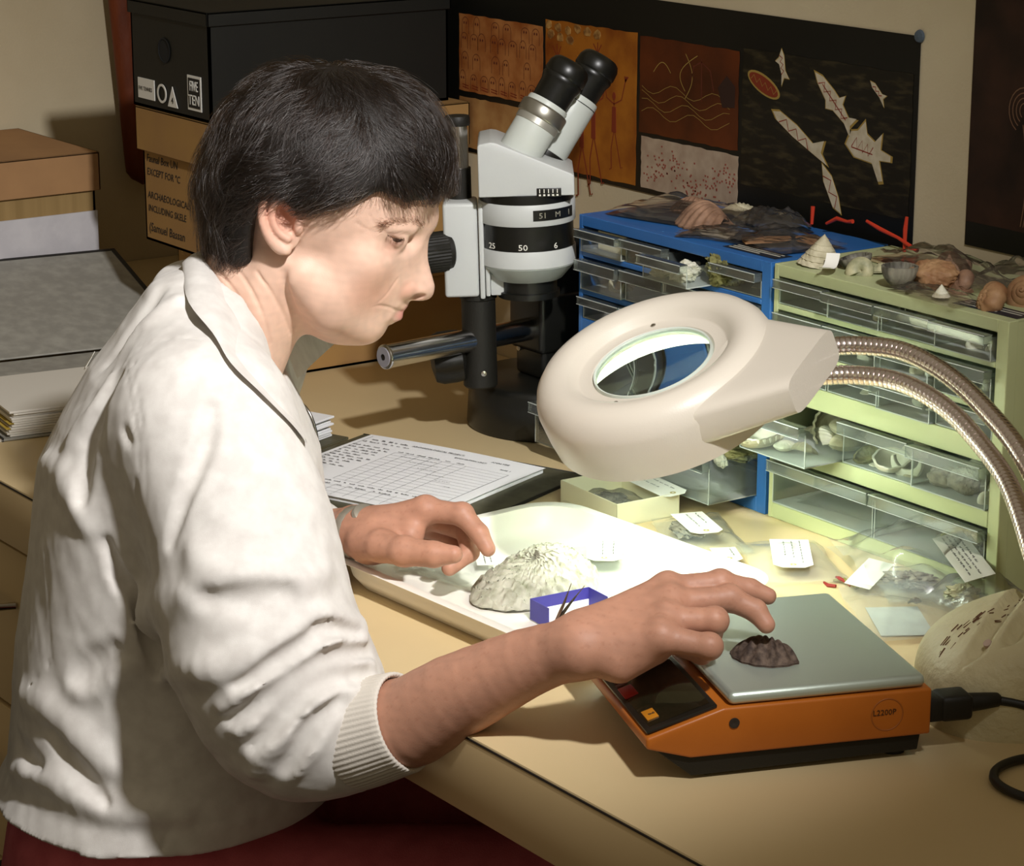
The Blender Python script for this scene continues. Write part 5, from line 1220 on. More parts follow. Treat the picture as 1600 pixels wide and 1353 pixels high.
def grow_hair(N, steps, seed, lift, rad, lmin, lmax, wild):
    R = np.random.RandomState(seed)
    # roots: random points just under the hair volume, inside the hairline
    P = []
    while sum(len(q) for q in P) < N:
        q = R.uniform((-.115, -.10, -.075), (.125, .10, .125), (N * 2, 3)); q = q[np.abs(hv.eval(q) + .010) < .006]; q = q[poly_sd(q[:, 0], q[:, 2], HAIRLINE) > .001]
        P.append(q)
    p = np.concatenate(P)[:N]; g = grad(hv, p)
    clump0 = noise3(p[:, 0] * 110, p[:, 1] * 110, p[:, 2] * 110, 31)
    dep = np.clip(R.normal(-.004, .0030, N) + .0045 * clump0, -.013, .004)
    p = p - g * (hv.eval(p) - np.minimum(dep, -.002))[:, None]
    clump = np.stack([noise3(p[:, 0] * 75, p[:, 1] * 75, p[:, 2] * 75, 11 + i) for i in range(3)], 1)
    rnd = R.normal(0, 1, (N, 3)); L = R.uniform(lmin, lmax, N) * (1 - .35 * np.clip((-.02 - p[:, 2]) / .03, 0, 1)); out = [p.copy()]; ph = R.uniform(0, 6.28, N) + clump[:, 0] * 3
    for k in range(1, steps):
        t = k / (steps - 1); g = grad(hv, p); d = flow(p) + .55 * clump * (.6 + t) + wild * rnd * (.25 + t)
        d = d + np.cross(g, d) * (.30 * np.sin(ph + 5.5 * t))[:, None]
        d -= g * (np.einsum('ij,ij->i', d, g))[:, None]; d /= np.maximum(np.linalg.norm(d, axis=1, keepdims=True), 1e-6)
        p = p + d * (L / steps)[:, None]
        tgt = dep + lift * (t ** 1.5) * (.6 + .8 * clump[:, 1])
        p = p - g * ((hv.eval(p) - tgt) * .6)[:, None]
        out.append(p.copy())
    A = np.stack(out, 1)
    # no strand may hang far over the face or the ear
    u, z = A[:, :, 0].ravel(), A[:, :, 2].ravel()
    lim = np.where(A[:, :, 0] > .056, -.0045, -.0035)
    bad = poly_sd(u, z, HAIRLINE).reshape(A.shape[:2]) < lim
    for k in range(1, steps):
        b = bad[:, k] | (bad[:, k - 1] if k > 1 else False); bad[:, k] = b
        A[b, k] = A[b, k - 1] + (A[b, k - 1] - A[b, max(k - 2, 0)]) * .05
    return A

def hair_obj(name, A, rad, m, parent, off):
    hc = bpy.data.hair_curves.new(name); n, st = A.shape[:2]
    hc.add_curves([st] * n)
    hc.attributes['position'].data.foreach_set('vector', (A + np.array(off)).astype(np.float32).ravel())
    r = hc.attributes.get('radius') or hc.attributes.new('radius', 'FLOAT', 'POINT')
    t = np.linspace(0, 1, st); prof = rad * (1 - .75 * t ** 2)
    r.data.foreach_set('value', np.tile(prof, n).astype(np.float32))
    hc.materials.append(m)
    o = bpy.data.objects.new(name, hc); C.objects.link(o); o.parent = parent; return o

def hair_mat(name, col, rough=.30, rnd=.3):
    m = bpy.data.materials.new(name); m.use_nodes = True; nt = m.node_tree
    for n in list(nt.nodes):
        if n.type != 'OUTPUT_MATERIAL': nt.nodes.remove(n)
    h = nt.nodes.new('ShaderNodeBsdfHairPrincipled'); h.parametrization = 'COLOR'
    h.inputs['Color'].default_value = lin(col); h.inputs['Roughness'].default_value = rough; h.inputs['Radial Roughness'].default_value = .4
    h.inputs['Random Roughness'].default_value = rnd
    nt.links.new(h.outputs[0], nt.nodes['Material Output'].inputs['Surface']); return m
M_HAIR = hair_mat('hair_dark', '#140d09', .22); M_GREY = hair_mat('hair_grey', '#8a857c')
off = (0, 0, PZ)
s1 = hair_obj('hair_strands', grow_hair(17000, 9, 1, .004, .00006, .030, .058, .10), .00011, M_HAIR, hair, off); s1['kind'] = 'stuff'
s2 = hair_obj('flyaway_strands', grow_hair(900, 9, 2, .012, .00005, .035, .060, .28), .00007, M_HAIR, hair, off); s2['kind'] = 'stuff'
s3 = hair_obj('grey_strands', grow_hair(600, 9, 3, .005, .00006, .030, .055, .16), .00009, M_GREY, hair, off); s3['kind'] = 'stuff'; s3['label'] = 'scattered grey hairs'

# eyebrows and lashes
def brow_hairs(pts, n, seed, ln, spread, dirv, rad):
    R = np.random.RandomState(seed); P = np.array(pts); m = len(P)
    t = R.uniform(0, m - 1.001, n); i = t.astype(int); f = (t - i)[:, None]
    base = P[i] * (1 - f) + P[i + 1] * f + R.normal(0, 1, (n, 3)) * np.array(spread)
    tang = P[i + 1] - P[i]; tang /= np.linalg.norm(tang, axis=1, keepdims=True)
    d = -tang * .8 + np.array(dirv) + R.normal(0, .25, (n, 3)); d /= np.linalg.norm(d, axis=1, keepdims=True)
    L = R.uniform(.5, 1, (n, 1)) * ln
    return np.stack([base + d * L * k / 3 for k in range(4)], 1)
BROW = [(.0486, .0578, -.0175), (.0556, .0536, -.0155), (.0640, .0470, -.0150), (.0712, .0405, -.0155), (.0775, .0330, -.0185), (.0815, .0250, -.0235)]
SLIT = [(.0530, .0520, -.0258), (.0568, .0475, -.0288), (.0603, .0458, -.0308), (.0632, .0443, -.0312), (.0665, .0415, -.0309)]
M_BROW = hair_mat('eyebrow_hair', '#2c1c12')
for sg in (1, -1):
    m_ = np.array((1, sg, 1))
    hair_obj('eyebrow', brow_hairs(BROW, 650, 7, .0070, (.0010, .0006, .0019), (0, 0, .35), 0) * m_, .00007, M_BROW, person, off)
    hair_obj('eyelashes', brow_hairs(SLIT, 130, 8, .0050, (.0002, .0002, .0003), (.9, .6 , -.9), 0) * m_, .00007, M_HAIR, person, off)
# cloth folds: (radius, height, softness, points on the cloth)
RIDGES = (
    (.010, .006, .010, [(-0.167, -0.076, -0.113), (-0.142, -0.087, -0.092), (-0.118, -0.082, -0.074)]),  # rb1
    (.010, .006, .010, [(-0.168, -0.112, -0.131), (-0.179, -0.12, -0.153), (-0.2, -0.108, -0.181), (-0.207, -0.114, -0.204)]),  # rb2
    (.012, .005, .014, [(-0.233, -0.065, -0.215), (-0.214, -0.108, -0.212), (-0.197, -0.139, -0.23), (-0.187, -0.149, -0.244)]),  # rb3
    (.018, .009, .016, [(-0.087, -0.249, -0.235), (-0.077, -0.259, -0.249), (-0.054, -0.265, -0.252), (-0.018, -0.26, -0.256), (0.008, -0.235, -0.253)]),  # bulge
    (.013, .008, .012, [(-0.127, -0.166, -0.366), (-0.092, -0.266, -0.326), (-0.058, -0.283, -0.315), (-0.024, -0.281, -0.303), (-0.0, -0.267, -0.291), (0.011, -0.256, -0.288), (0.037, -0.216, -0.305)]),  # r0
    (.012, .010, .010, [(0.04, -0.227, -0.316), (0.017, -0.261, -0.308), (-0.01, -0.28, -0.314), (-0.038, -0.288, -0.33), (-0.065, -0.281, -0.35)]),  # r1
    (.012, .010, .010, [(0.045, -0.23, -0.33), (0.023, -0.261, -0.321), (-0.002, -0.28, -0.327), (-0.026, -0.288, -0.343), (-0.055, -0.282, -0.367)]),  # r2
    (.013, .009, .010, [(0.035, -0.258, -0.34), (0.012, -0.276, -0.339), (-0.014, -0.287, -0.354), (-0.033, -0.286, -0.374), (-0.045, -0.274, -0.406)]),  # r3
    (.011, .007, .010, [(0.016, -0.279, -0.357), (-0.001, -0.286, -0.378), (-0.014, -0.282, -0.404)]),  # r4
    (.014, .006, .016, [(-0.256, -0.091, -0.413), (-0.227, -0.129, -0.41), (-0.2, -0.151, -0.427), (-0.173, -0.165, -0.446)]),  # rt1
    (.012, .007, .012, [(-0.27, -0.082, -0.484), (-0.24, -0.126, -0.47), (-0.211, -0.151, -0.474), (-0.179, -0.167, -0.481), (-0.143, -0.173, -0.482), (-0.115, -0.171, -0.485)]),  # rt2
    (.016, .006, .02, [(-0.096, -0.255, -0.268), (-0.138, -0.166, -0.323), (-0.161, -0.162, -0.358), (-0.199, -0.148, -0.382)]),  # rt3
)
VALLEYS = (
    (.008, .006, .009, [(-0.177, -0.074, -0.127), (-0.156, -0.073, -0.099), (-0.134, -0.059, -0.071)]),  # vb1
    (.009, .007, .010, [(-0.159, -0.132, -0.126), (-0.173, -0.134, -0.15), (-0.185, -0.132, -0.18), (-0.191, -0.144, -0.224)]),  # vb2
    (.006, .006, .006, [(-0.149, -0.186, -0.156), (-0.144, -0.192, -0.162)]),  # vb4
    (.007, .007, .006, [(-0.076, -0.202, -0.132), (-0.081, -0.216, -0.157), (-0.094, -0.229, -0.189), (-0.11, -0.231, -0.234)]),  # vch
    (.008, .012, .008, [(-0.17, -0.159, -0.256), (-0.16, -0.163, -0.284), (-0.148, -0.166, -0.298), (-0.139, -0.165, -0.334), (-0.131, -0.166, -0.363)]),  # varm
    (.012, .006, .014, [(-0.074, -0.267, -0.266), (-0.044, -0.272, -0.266), (-0.018, -0.264, -0.263)]),  # under
    (.007, .004, .009, [(-0.054, -0.286, -0.329), (-0.032, -0.285, -0.316), (-0.004, -0.273, -0.3), (0.011, -0.259, -0.293), (0.034, -0.232, -0.306)]),  # v0
    (.008, .0055, .010, [(0.043, -0.224, -0.324), (0.019, -0.262, -0.314), (-0.008, -0.282, -0.324), (-0.034, -0.288, -0.341), (-0.061, -0.281, -0.359)]),  # v1
    (.008, .0055, .010, [(0.044, -0.241, -0.337), (0.023, -0.265, -0.33), (0.002, -0.28, -0.333), (-0.022, -0.288, -0.356), (-0.044, -0.283, -0.38)]),  # v2
    (.008, .0055, .010, [(0.023, -0.272, -0.347), (0.002, -0.285, -0.364), (-0.02, -0.282, -0.4)]),  # v3
    (.005, .008, .003, [(0.012, -0.251, -0.282), (0.014, -0.252, -0.286)]),  # dim
    (.008, .0055, .010, [(-0.228, -0.131, -0.43), (-0.204, -0.153, -0.452), (-0.178, -0.167, -0.477)]),  # vt1
    (.012, .006, .014, [(-0.201, -0.146, -0.376), (-0.191, -0.151, -0.367), (-0.166, -0.161, -0.347)]),  # vt2
    (.008, .0055, .010, [(-0.267, -0.082, -0.457), (-0.251, -0.11, -0.46), (-0.239, -0.125, -0.461)]),  # vt3
)
SEAM_LINES = {
    'armhole': [(-0.153, -0.123, -0.115), (-0.145, -0.171, -0.125), (-0.137, -0.196, -0.153), (-0.135, -0.201, -0.176), (-0.138, -0.198, -0.199), (-0.135, -0.198, -0.221), (-0.13, -0.202, -0.246)],
    'armhole2': [(-0.145, -0.136, -0.111), (-0.138, -0.177, -0.124), (-0.131, -0.2, -0.152), (-0.129, -0.205, -0.174), (-0.13, -0.207, -0.196), (-0.128, -0.21, -0.217), (-0.122, -0.217, -0.241)],
    'yoke': [(-0.205, -0.075, -0.167), (-0.178, -0.099, -0.138), (-0.154, -0.118, -0.114), (-0.138, -0.124, -0.102), (-0.11, -0.138, -0.092), (-0.088, -0.146, -0.092)],
    'side': [(-0.096, -0.246, -0.373), (-0.111, -0.167, -0.441), (-0.115, -0.171, -0.485), (-0.126, -0.174, -0.499), (-0.133, -0.175, -0.515)],
    'backseam': [(-0.231, -0.1, -0.27), (-0.228, -0.113, -0.312), (-0.227, -0.122, -0.359), (-0.229, -0.121, -0.373), (-0.244, -0.107, -0.395), (-0.253, -0.096, -0.411)],
    'cuffseam': [(0.0, -0.259, -0.277), (0.004, -0.264, -0.292)],
}

def add_folds(F, ridges, valleys):
    base = list(F.ops); G = Field(); G.ops = base
    def nrm(P):
        e = .002; g = np.stack([G.eval(P + np.eye(3)[i] * e) - G.eval(P - np.eye(3)[i] * e) for i in range(3)], 1)
        return g / np.maximum(np.linalg.norm(g, axis=1, keepdims=True), 1e-9)
    for r, h, k, pts in ridges:
        P = np.array(pts); n = nrm(P); m = len(P); w_ = np.array([.45 if i in (0, m - 1) else 1. for i in range(m)])
        c = P - n * (r * w_ - h * w_ * .8)[:, None]
        F.chain([tuple(c[i]) + (r * w_[i],) for i in range(m)], k, 1, spline=4)
    for r, h, k, pts in valleys:
        P = np.array(pts); n = nrm(P); m = len(P); w_ = np.array([.4 if i in (0, m - 1) else 1. for i in range(m)])
        c = P + n * (r * w_ - h * w_)[:, None]
        F.chain([tuple(c[i]) + (r * w_[i],) for i in range(m)], k, -1, spline=4)
    return F

jf = add_folds(jacket_field(), RIDGES, VALLEYS)
# neck opening and the gap the forearm comes out of
jf.chain([(-.030, 0, -.050, .050), (-.083, 0, -.122, .0560), (-.112, 0, -.172, .052)], .006, -1)
for nm in ('armhole', 'yoke', 'side', 'backseam'):
    jf.chain([p + (.0011,) for p in SEAM_LINES[nm]], .0015, -1, spline=4)
jf.chain([p + (.0008,) for p in SEAM_LINES['armhole2']], .0012, -1, spline=4)
jf.chain([p + (.0008,) for p in SEAM_LINES['cuffseam']], .0012, -1, spline=3)
def cloth_disp(p):
    a = noise3(p[:, 0] * 22 + p[:, 2] * 8, p[:, 1] * 26, p[:, 2] * 15 - p[:, 0] * 12, 21); b = noise3(p[:, 0] * 60, p[:, 1] * 60, p[:, 2] * 38, 22); c = noise3(p[:, 0] * 150, p[:, 1] * 150, p[:, 2] * 110, 23)
    return .0012 * a - .0006 * np.abs(b) + .0002 * c
jf.disp = cloth_disp
M_CLOTH = mat('jacket_cotton', '#dcd8d2', .85, spec=.2, bump=.25, bscale=2600, col2='#cfcac4', cscale=60, sheen=.15)
V, Fq = jf.mesh((-.36, -.33, -.62), (.12, .28, -.03), .0030)
jacket = mesh_np('jacket', P_off(V), Fq, M_CLOTH, person, relax=6, label='off-white cotton jacket with pushed-up sleeves')

def strip(outer, inner, thick, n=28, puff=.003):
    """a band of cloth between two edges, with thickness"""
    def spl(P, t):
        P = np.array(P, float); x = t * (len(P) - 1); i = min(int(x), len(P) - 2); f = x - i
        p0, p1, p2, p3 = P[max(i - 1, 0)], P[i], P[i + 1], P[min(i + 2, len(P) - 1)]
        return .5 * (2 * p1 + (p2 - p0) * f + (2 * p0 - 5 * p1 + 4 * p2 - p3) * f * f + (3 * p1 - p0 - 3 * p2 + p3) * f ** 3)
    b = B(); m = 8
    def surf(side):
        def fn(u, v):
            a = spl(outer, u); c = spl(inner, u); p = a + (c - a) * v; out = np.array((p[0] + .075, p[1], .06)); out /= np.linalg.norm(out)
            edge = min(v, 1 - v, u * 2, (1 - u) * 2) / .12; t = thick * min(1., math.sqrt(max(edge, 0)))
            return tuple(p + out * (puff * math.sin(math.pi * v) + side * t / 2))
        return fn
    b.grid(surf(1), n, m); b.grid(surf(-1), n, m); return b
COLLAR_O = [(-0.121, 0.0, -0.066), (-0.106, -0.093, -0.077), (-0.08, -0.146, -0.093), (-0.064, -0.176, -0.109), (-0.04, -0.181, -0.133), (-0.018, -0.174, -0.16), (-0.008, -0.17, -0.176)]
COLLAR_I = [(-0.103, -0.0, -0.053), (-0.099, -0.02, -0.056), (-0.0884, -0.042, -0.063), (-0.0707, -0.056, -0.085), (-0.0559, -0.056, -0.109), (-0.043, -0.042, -0.138), (-0.03, -0.03, -0.168)]
def away(P, e): return [(p[0] + (p[0] + .075) * e * .4, p[1] * (1 + e * .15) , p[2] + .006) for p in P]
for sg in (-1, 1):
    mir = lambda P: [(p[0], -p[1] * sg, p[2]) for p in P]
    bb = strip(mir(away(COLLAR_O, .06)), mir(COLLAR_I), .0028)
    bb.v = [tuple(np.array(v) + np.array((0, 0, PZ))) for v in bb.v]
    bb.obj('collar', M_CLOTH, jacket, angle=180)

# ribbed cuff
def rib(a, z): return 1 + .010 * math.sin(a * 58)
ca, cb = Vector((.029, -.2365, -.3905 + PZ)), Vector((.0725, -.2565, -.3700 + PZ)); L = (cb - ca).length
prof = [(.0425, 0), (.0432, .003), (.0428, L * .3), (.0415, L * .6), (.0402, L * .85), (.0398, L - .002), (.0386, L), (.0365, L - .001), (.0365, L * .5)]
B().lathe(prof, 232, M=frame(ca, cb - ca), cap=False, mod=rib).obj('cuff', mat('rib_knit', '#cfc8bd', .9, spec=.15, bump=.3, bscale=900), jacket, angle=180, label='ribbed knit cuff')

# trousers, only a corner of which shows under the hem
tf = Field()
tf.loft([(-.68, -.16, .14, 0, .175), (-.62, -.155, .148, 0, .176), (-.55, -.150, .140, 0, .168), (-.52, -.150, .12, 0, .15)], .03)
for sg in (1, -1):
    tf.chain([(-.14, .095 * sg, -.63, .092), (.06, .10 * sg, -.615, .082), (.24, .10 * sg, -.60, .070)], .03)
    tf.chain([(.24, .10 * sg, -.60, .070), (.25, .10 * sg, -.80, .060), (.25, .10 * sg, -1.03, .055)], .03)
V, Fq = tf.mesh((-.34, -.24, -1.11), (.36, .24, -.48), .008)
mesh_np('trousers', P_off(V), Fq, mat('trouser_cotton', '#c4636a', .85, spec=.2, bump=.4, bscale=900, col2='#b5575e', cscale=40), person, relax=4, label='faded red cotton trousers')
for sg in (1, -1):
    sf = Field(); sf.chain([(.25, .10 * sg, -1.045, .042), (.36, .10 * sg, -1.078, .030), (.43, .10 * sg, -1.085, .026)], .02); sf.half((.3, 0, -1.113), (0, 0, -1))
    V, Fq = sf.mesh((.18, -.16, -1.12), (.47, .16, -.98), .006)
    mesh_np('shoe', P_off(V), Fq, mat('shoe_leather', '#2b211a', .5), person, relax=2)
# ---------------------------------------------------------------- shells
def scallop(R, ribs=13, dome=.36, spread=1.15, ears=True, th=.0012, ra=.030):
    def srf(off):
        def fn(u, v):
            a = (u - .5) * 2 * spread; e = .86 + .14 * math.cos(a * 1.2)
            r = R * v * e * (1 + .012 * math.cos(ribs * 2 * a) * v)
            z = R * dome * (1 - (v * 2 - .95) ** 2 * (.95 if v > .48 else 1.10)) * (math.cos(a * .95)) + R * ra * math.cos(ribs * 2 * a) * v * math.sin(math.pi * min(1, v * .95 + .05)) - off
            return (r * math.sin(a), r * math.cos(a) - R * .45, max(z, -off))
        return fn
    b = B(); n = ribs * 8; b.grid(srf(0), n, 20); k = len(b.v); b.grid(srf(th), n, 20)
    if ears: b.prism([(-R * .34, -R * .47), (R * .34, -R * .47), (R * .22, -R * .28), (-R * .22, -R * .28)], 0, th)
    return b
def cone_shell(R, H, rows=6, knob=14, lean=0.):
    prof = []; n = 60
    for i in range(n + 1):
        t = i / n; r = R * (1 - t) ** .92; st = (t * rows) % 1; r *= 1 + .07 * (1 - st) - .03
        prof.append((max(r, .0002), H * t))
    prof = [(R * .15, .0015), (R * .8, .0005)] + prof
    def md(a, z): return 1 + .025 * math.sin(knob * a + z / H * rows * 6.28) * (1 - z / H)
    return B().lathe(prof, 72, mod=md)
def whorl(R, H, turns=4.0, rib=0, seg=220, taper=1.7, flare=0.):
    """a coiled snail shell standing on its aperture, apex up"""
    P = []; rr = []
    for i in range(seg):
        f = (i + 2) / (seg + 1); k = f ** taper; a = f * turns * 2 * math.pi; ro = R * .50 * k
        P.append((ro * math.cos(a), ro * math.sin(a), H * (1 - k) * 1.0 + R * .5 * k * .96)); q = R * .53 * k + .0004
        if rib: q *= 1 + .05 * math.cos(a * rib)
        if flare and f > .94: q *= 1 + flare * (f - .94) / .06
        rr.append(q)
    return B().tube(P, rr, 20)
def limpet(R, H, ribs=18):
    def md(a, z): return 1 + .06 * math.cos(ribs * a) * (1 - z / H)
    return B().lathe([(R * .96, .0012), (R, 0), (R * .82, H * .36), (R * .55, H * .70), (R * .25, H * .93), (0, H)], 90, mod=md, cap=False).lathe([(R * .96, .0012), (R * .78, H * .32), (R * .5, H * .64), (0, H * .88)], 90, mod=md, cap=False)
def cup(R, H, ribs=16, wob=.08, th=.0014):
    """an empty shell lying hollow side up"""
    def md(a, z): return 1 + wob * math.sin(3 * a + 1) + .03 * math.cos(ribs * a) * (z / H)
    o = [(R * math.sin(t), H * (1 - math.cos(t))) for t in np.linspace(.02, math.pi / 2, 10)]
    i = [(max(R - th * 1.6, .001) * math.sin(t), th + (H - th) * (1 - math.cos(t))) for t in np.linspace(math.pi / 2, .02, 10)]
    return B().lathe(o + i, 72, mod=md)
def clam(R, ribs=0, seed=0):
    """a closed two-valved shell"""
    def fn(s):
        def q(u, v):
            a = 2 * math.pi * u; r = v; o = 1 + .10 * math.cos(a - 1.57) - .05 * math.cos(2 * a); rad = R * r * o * (1 + (.012 * math.cos(ribs * a) * r if ribs else 0))
            z = s * R * .42 * (1 - r ** 2) ** .62 * (1 + (.05 * math.cos(ribs * a) * r if ribs else 0)) + s * R * .012 * math.sin(r * 34)
            return (rad * math.cos(a), rad * math.sin(a), z + R * .40)
        return q
    return B().grid(fn(1), 64, 16).grid(fn(-1), 64, 16)
def lump(a, b_, c, seed, amp=.18, fr=2.2, n=36):
    uu, vv = np.meshgrid(np.linspace(0, 1, n * 2 + 1), np.linspace(0, 1, n + 1), indexing='ij'); th = 2 * np.pi * uu; ph = np.pi * vv
    dx, dy, dz_ = np.sin(ph) * np.cos(th), np.sin(ph) * np.sin(th), -np.cos(ph)
    q = 1 + amp * noise3(dx * fr, dy * fr, dz_ * fr, seed) + amp * .4 * noise3(dx * fr * 4, dy * fr * 4, dz_ * fr * 4, seed + 3)
    X, Y, Z = a * dx * q, b_ * dy * q, c * dz_ * q + c * .88
    def fn(u, v): i, j = round(u * n * 2), round(v * n); return (float(X[i, j]), float(Y[i, j]), float(Z[i, j]))
    return B().grid(fn, n * 2, n)
def shard(R, seed, th=.0012):
    rn = random.Random(seed); n = 9; P = [(R * rn.uniform(.55, 1) * math.cos(2 * math.pi * k / n), R * rn.uniform(.4, .9) * math.sin(2 * math.pi * k / n)) for k in range(n)]
    return B().prism(P, 0, th, .0003)
def crescent(R, th=.0016):
    P = [(R * math.cos(a), R * math.sin(a)) for a in np.linspace(2.9, 6.6, 22)] + [(R * .80 * math.cos(a), R * .25 + R * .78 * math.sin(a) * .86) for a in np.linspace(6.35, 3.1, 20)]
    return B().prism(P, 0, R * .30, .0006)
MS_ = dict(
    tan=mat('shell_tan', '#a98560', .6, spec=.35, col2='#8a6242', cscale=60, bump=.3, bscale=400), pale=mat('shell_pale', '#c9c2a6', .6, spec=.35, col2='#a79f82', cscale=80, bump=.3, bscale=500),
    white=mat('shell_white', '#dcdac8', .55, spec=.4, col2='#c6c3ac', cscale=70, bump=.2, bscale=500), green=mat('shell_green', '#8f9070', .55, spec=.4, col2='#c3bd98', cscale=90, bump=.3, bscale=500),
    grey=mat('shell_grey', '#6d675c', .7, spec=.3, col2='#8f897a', cscale=120, bump=.5, bscale=500), pink=mat('shell_pink', '#9c7a62', .6, spec=.35, col2='#735745', cscale=70, bump=.3, bscale=400),
    dark=mat('shell_dark', '#3a2e28', .75, spec=.3, col2='#6d5c50', cscale=160, bump=.9, bscale=420), moss=mat('coral_moss', '#8a8758', .9, spec=.15, col2='#5c5a34', cscale=120, bump=1., bscale=300),
    black=mat('shell_black', '#2a2824', .6, spec=.4, col2='#8a8678', cscale=90, stretch=(1, 1, .3)), band=mat('shell_banded', '#b7b193', .55, spec=.35, col2='#77725a', cscale=26, stretch=(1, 1, 6), bump=.2, bscale=400))
def shell(b, m, x, y, z, rot, label, group=None, name='seashell', cat='shell', angle=50):
    return b.obj(name, MS_[m], angle=angle, loc=(x, y, z), rot=tuple(math.radians(a) for a in rot), label=label, cat=cat, group=group)
TOP = .2505
gt = 'shells on top of the cabinets'
# on the blue cabinet: a big ribbed cockle in a clear bag, smaller ones behind it, flat bags with fragments
shell(scallop(.056, 15, .40), 'pink', -.188, .070, TOP + .0012, (0, 0, 150), 'large ribbed brown cockle shell on the blue cabinet', gt)
shell(scallop(.036, 14, .40), 'pink', -.250, .105, TOP + .0012, (0, 0, 200), 'smaller ribbed shell behind the large cockle on the blue cabinet', gt)
shell(scallop(.034, 14, .40), 'pale', -.196, .122, TOP + .0012, (6, 0, 60), 'small pale ribbed shell at the back of the blue cabinet', gt)
shell(shard(.026, 3), 'grey', -.132, .042, TOP + .0026, (4, 3, 20), 'flat grey shell fragment in the bag at the blue cabinet front', gt)
shell(shard(.034, 5), 'tan', -.078, .052, TOP + .0026, (3, -5, -8), 'broad jagged tan shell fragment on the right of the blue cabinet', gt)
shell(shard(.022, 6), 'tan', -.052, .090, TOP + .0026, (3, 5, 40), 'small jagged tan fragment behind the broad one on the blue cabinet', gt)
M_BAG2 = clear_mat('dusty_bag', (.96, .93, .90), haze=.045, gloss=.045, rough=.12, hazecol=(.62, .55, .48), ior=1.25)
def tbag(x, y, w, d, rz, label, seed, z=TOP, **k): return bag(w, d, seed, m=None, **k).obj('specimen_bag', M_BAG2, angle=180, loc=(x, y, z), rz=math.radians(rz), label=label, cat='bag', group='dusty bags on the cabinets')
tbag(-.225, .085, .155, .105, 8, 'large dusty bag around the cockle shells on the blue cabinet', 21, puff=.010, crump=.0022)
tbag(-.130, .045, .078, .060, 24, 'small dusty bag with a grey fragment at the blue cabinet front edge', 22, puff=.005, crump=.0018)
tbag(-.070, .068, .110, .075, -6, 'dusty bag with tan fragments on the right half of the blue cabinet', 23, puff=.006, crump=.0022)
tbag(-.135, .116, .080, .055, -20, 'crumpled dusty bag against the poster at the back of the blue cabinet', 24, puff=.014, crump=.003)
# red coral twigs standing behind the bags
rt_ = thing('red_coral', 'thin red coral twigs against the black poster behind the shells', 'coral', (-.02, .125, TOP))
M_RED = mat('red_coral', '#c2361c', .55)
for P in ([(-.060, .012, .010), (-.045, .012, .0175), (-.030, .012, .0165), (-.022, .012, .018)], [(.0, .010, .022), (.02, .010, .017), (.045, .010, .0125), (.072, .010, .004)], [(.052, .012, .0), (.052, .012, .022), (.0535, .012, .034)], [(-.082, .012, .006), (-.081, .012, .024)]):
    B().tube(P, [.0016 + .0006 * (k % 2) for k in range(len(P))], 8).obj('twig', M_RED, rt_)
# on the green cabinet
shell(cone_shell(.0215, .029, 6, 16), 'pale', .030, .031, TOP, (0, 6, 40), 'pale cone-shaped top shell standing on the green cabinet, left end', gt)
tag(.0660, .0100, TOP + .006, .030, .013, -58, 'curled paper tag hanging over the green cabinet edge by the cone shell', 30, rows=0, hole=False, clip=False, tilt=(.05, .45), curl=.007)
shell(cup(.0155, .012), 'black', .065, .046, TOP, (8, -10, 0), 'dark hollow snail shell beside the cone shell on the green cabinet', gt)
shell(whorl(.016, .010, 2.6), 'green', .083, .038, TOP, (70, 0, 30), 'glossy green-brown snail shell with a bright glint on the green cabinet', gt)
shell(scallop(.017, 9, .45), 'green', .091, .052, TOP + .0012, (10, 0, 250), 'olive clam half behind the glossy snail shell', gt)
cd_ = thing('picture_card', 'cream card printed with two brown ovals, lying on the green cabinet', 'card', (.075, .100, TOP), math.radians(-6))
B().box(-.040, .040, -.024, .024, 0, .0006).obj('card', mat('card_cream', '#a79a72', .7), cd_, smooth=False)
for x, y, a in ((.008, .006, .013), (-.012, -.008, .011)): B().lathe([(0, .0006), (a, .0006), (a * .98, .0009), (0, .0009)], 24).obj('printed_oval', mat('print_brown', '#4c2a14', .7, col2='#6c4020', cscale=150), cd_, loc=(x, y, 0))
shell(cup(.0165, .020, 20, .05), 'black', .148, .020, TOP, (0, 0, 10), 'black and white limpet-like cup shell at the front of the green cabinet', gt)
shell(lump(.024, .018, .013, 41, .14), 'tan', .166, .047, TOP, (0, 0, 20), 'rounded brown shell right behind the black cup shell', gt)
shell(whorl(.0205, .014, 3.0), 'pink', .196, .066, TOP, (60, 10, -40), 'striped pinkish snail shell in the middle of the green cabinet top', gt)
shell(whorl(.024, .034, 4.2, taper=1.5), 'tan', .258, .078, TOP, (62, 0, 20), 'large banded whelk at the right end of the green cabinet top', gt)
shell(whorl(.021, .026, 3.6, rib=9, taper=1.5), 'tan', .262, .038, TOP, (70, 0, -30), 'knobbly whelk at the front right corner of the green cabinet top', gt)
shell(whorl(.019, .016, 3.0), 'pink', .118, .112, TOP, (50, 0, 60), 'dark snail shell inside the long bag at the back of the green cabinet', gt)
shell(cone_shell(.008, .011, 4, 12), 'white', .208, .014, TOP + .0030, (0, 0, 0), 'tiny pale cone shell in the flat bag at the green cabinet front', gt)
tbag(.130, .095, .170, .060, -14, 'long dusty bag lying along the back of the green cabinet', 31, puff=.016, crump=.003)
tbag(.196, .018, .092, .040, -4, 'flat dusty bag at the front edge of the green cabinet', 32, puff=.004, crump=.0016)
tbag(.215, .105, .085, .055, 18, 'crumpled dusty bag at the back right of the green cabinet', 33, puff=.018, crump=.003)

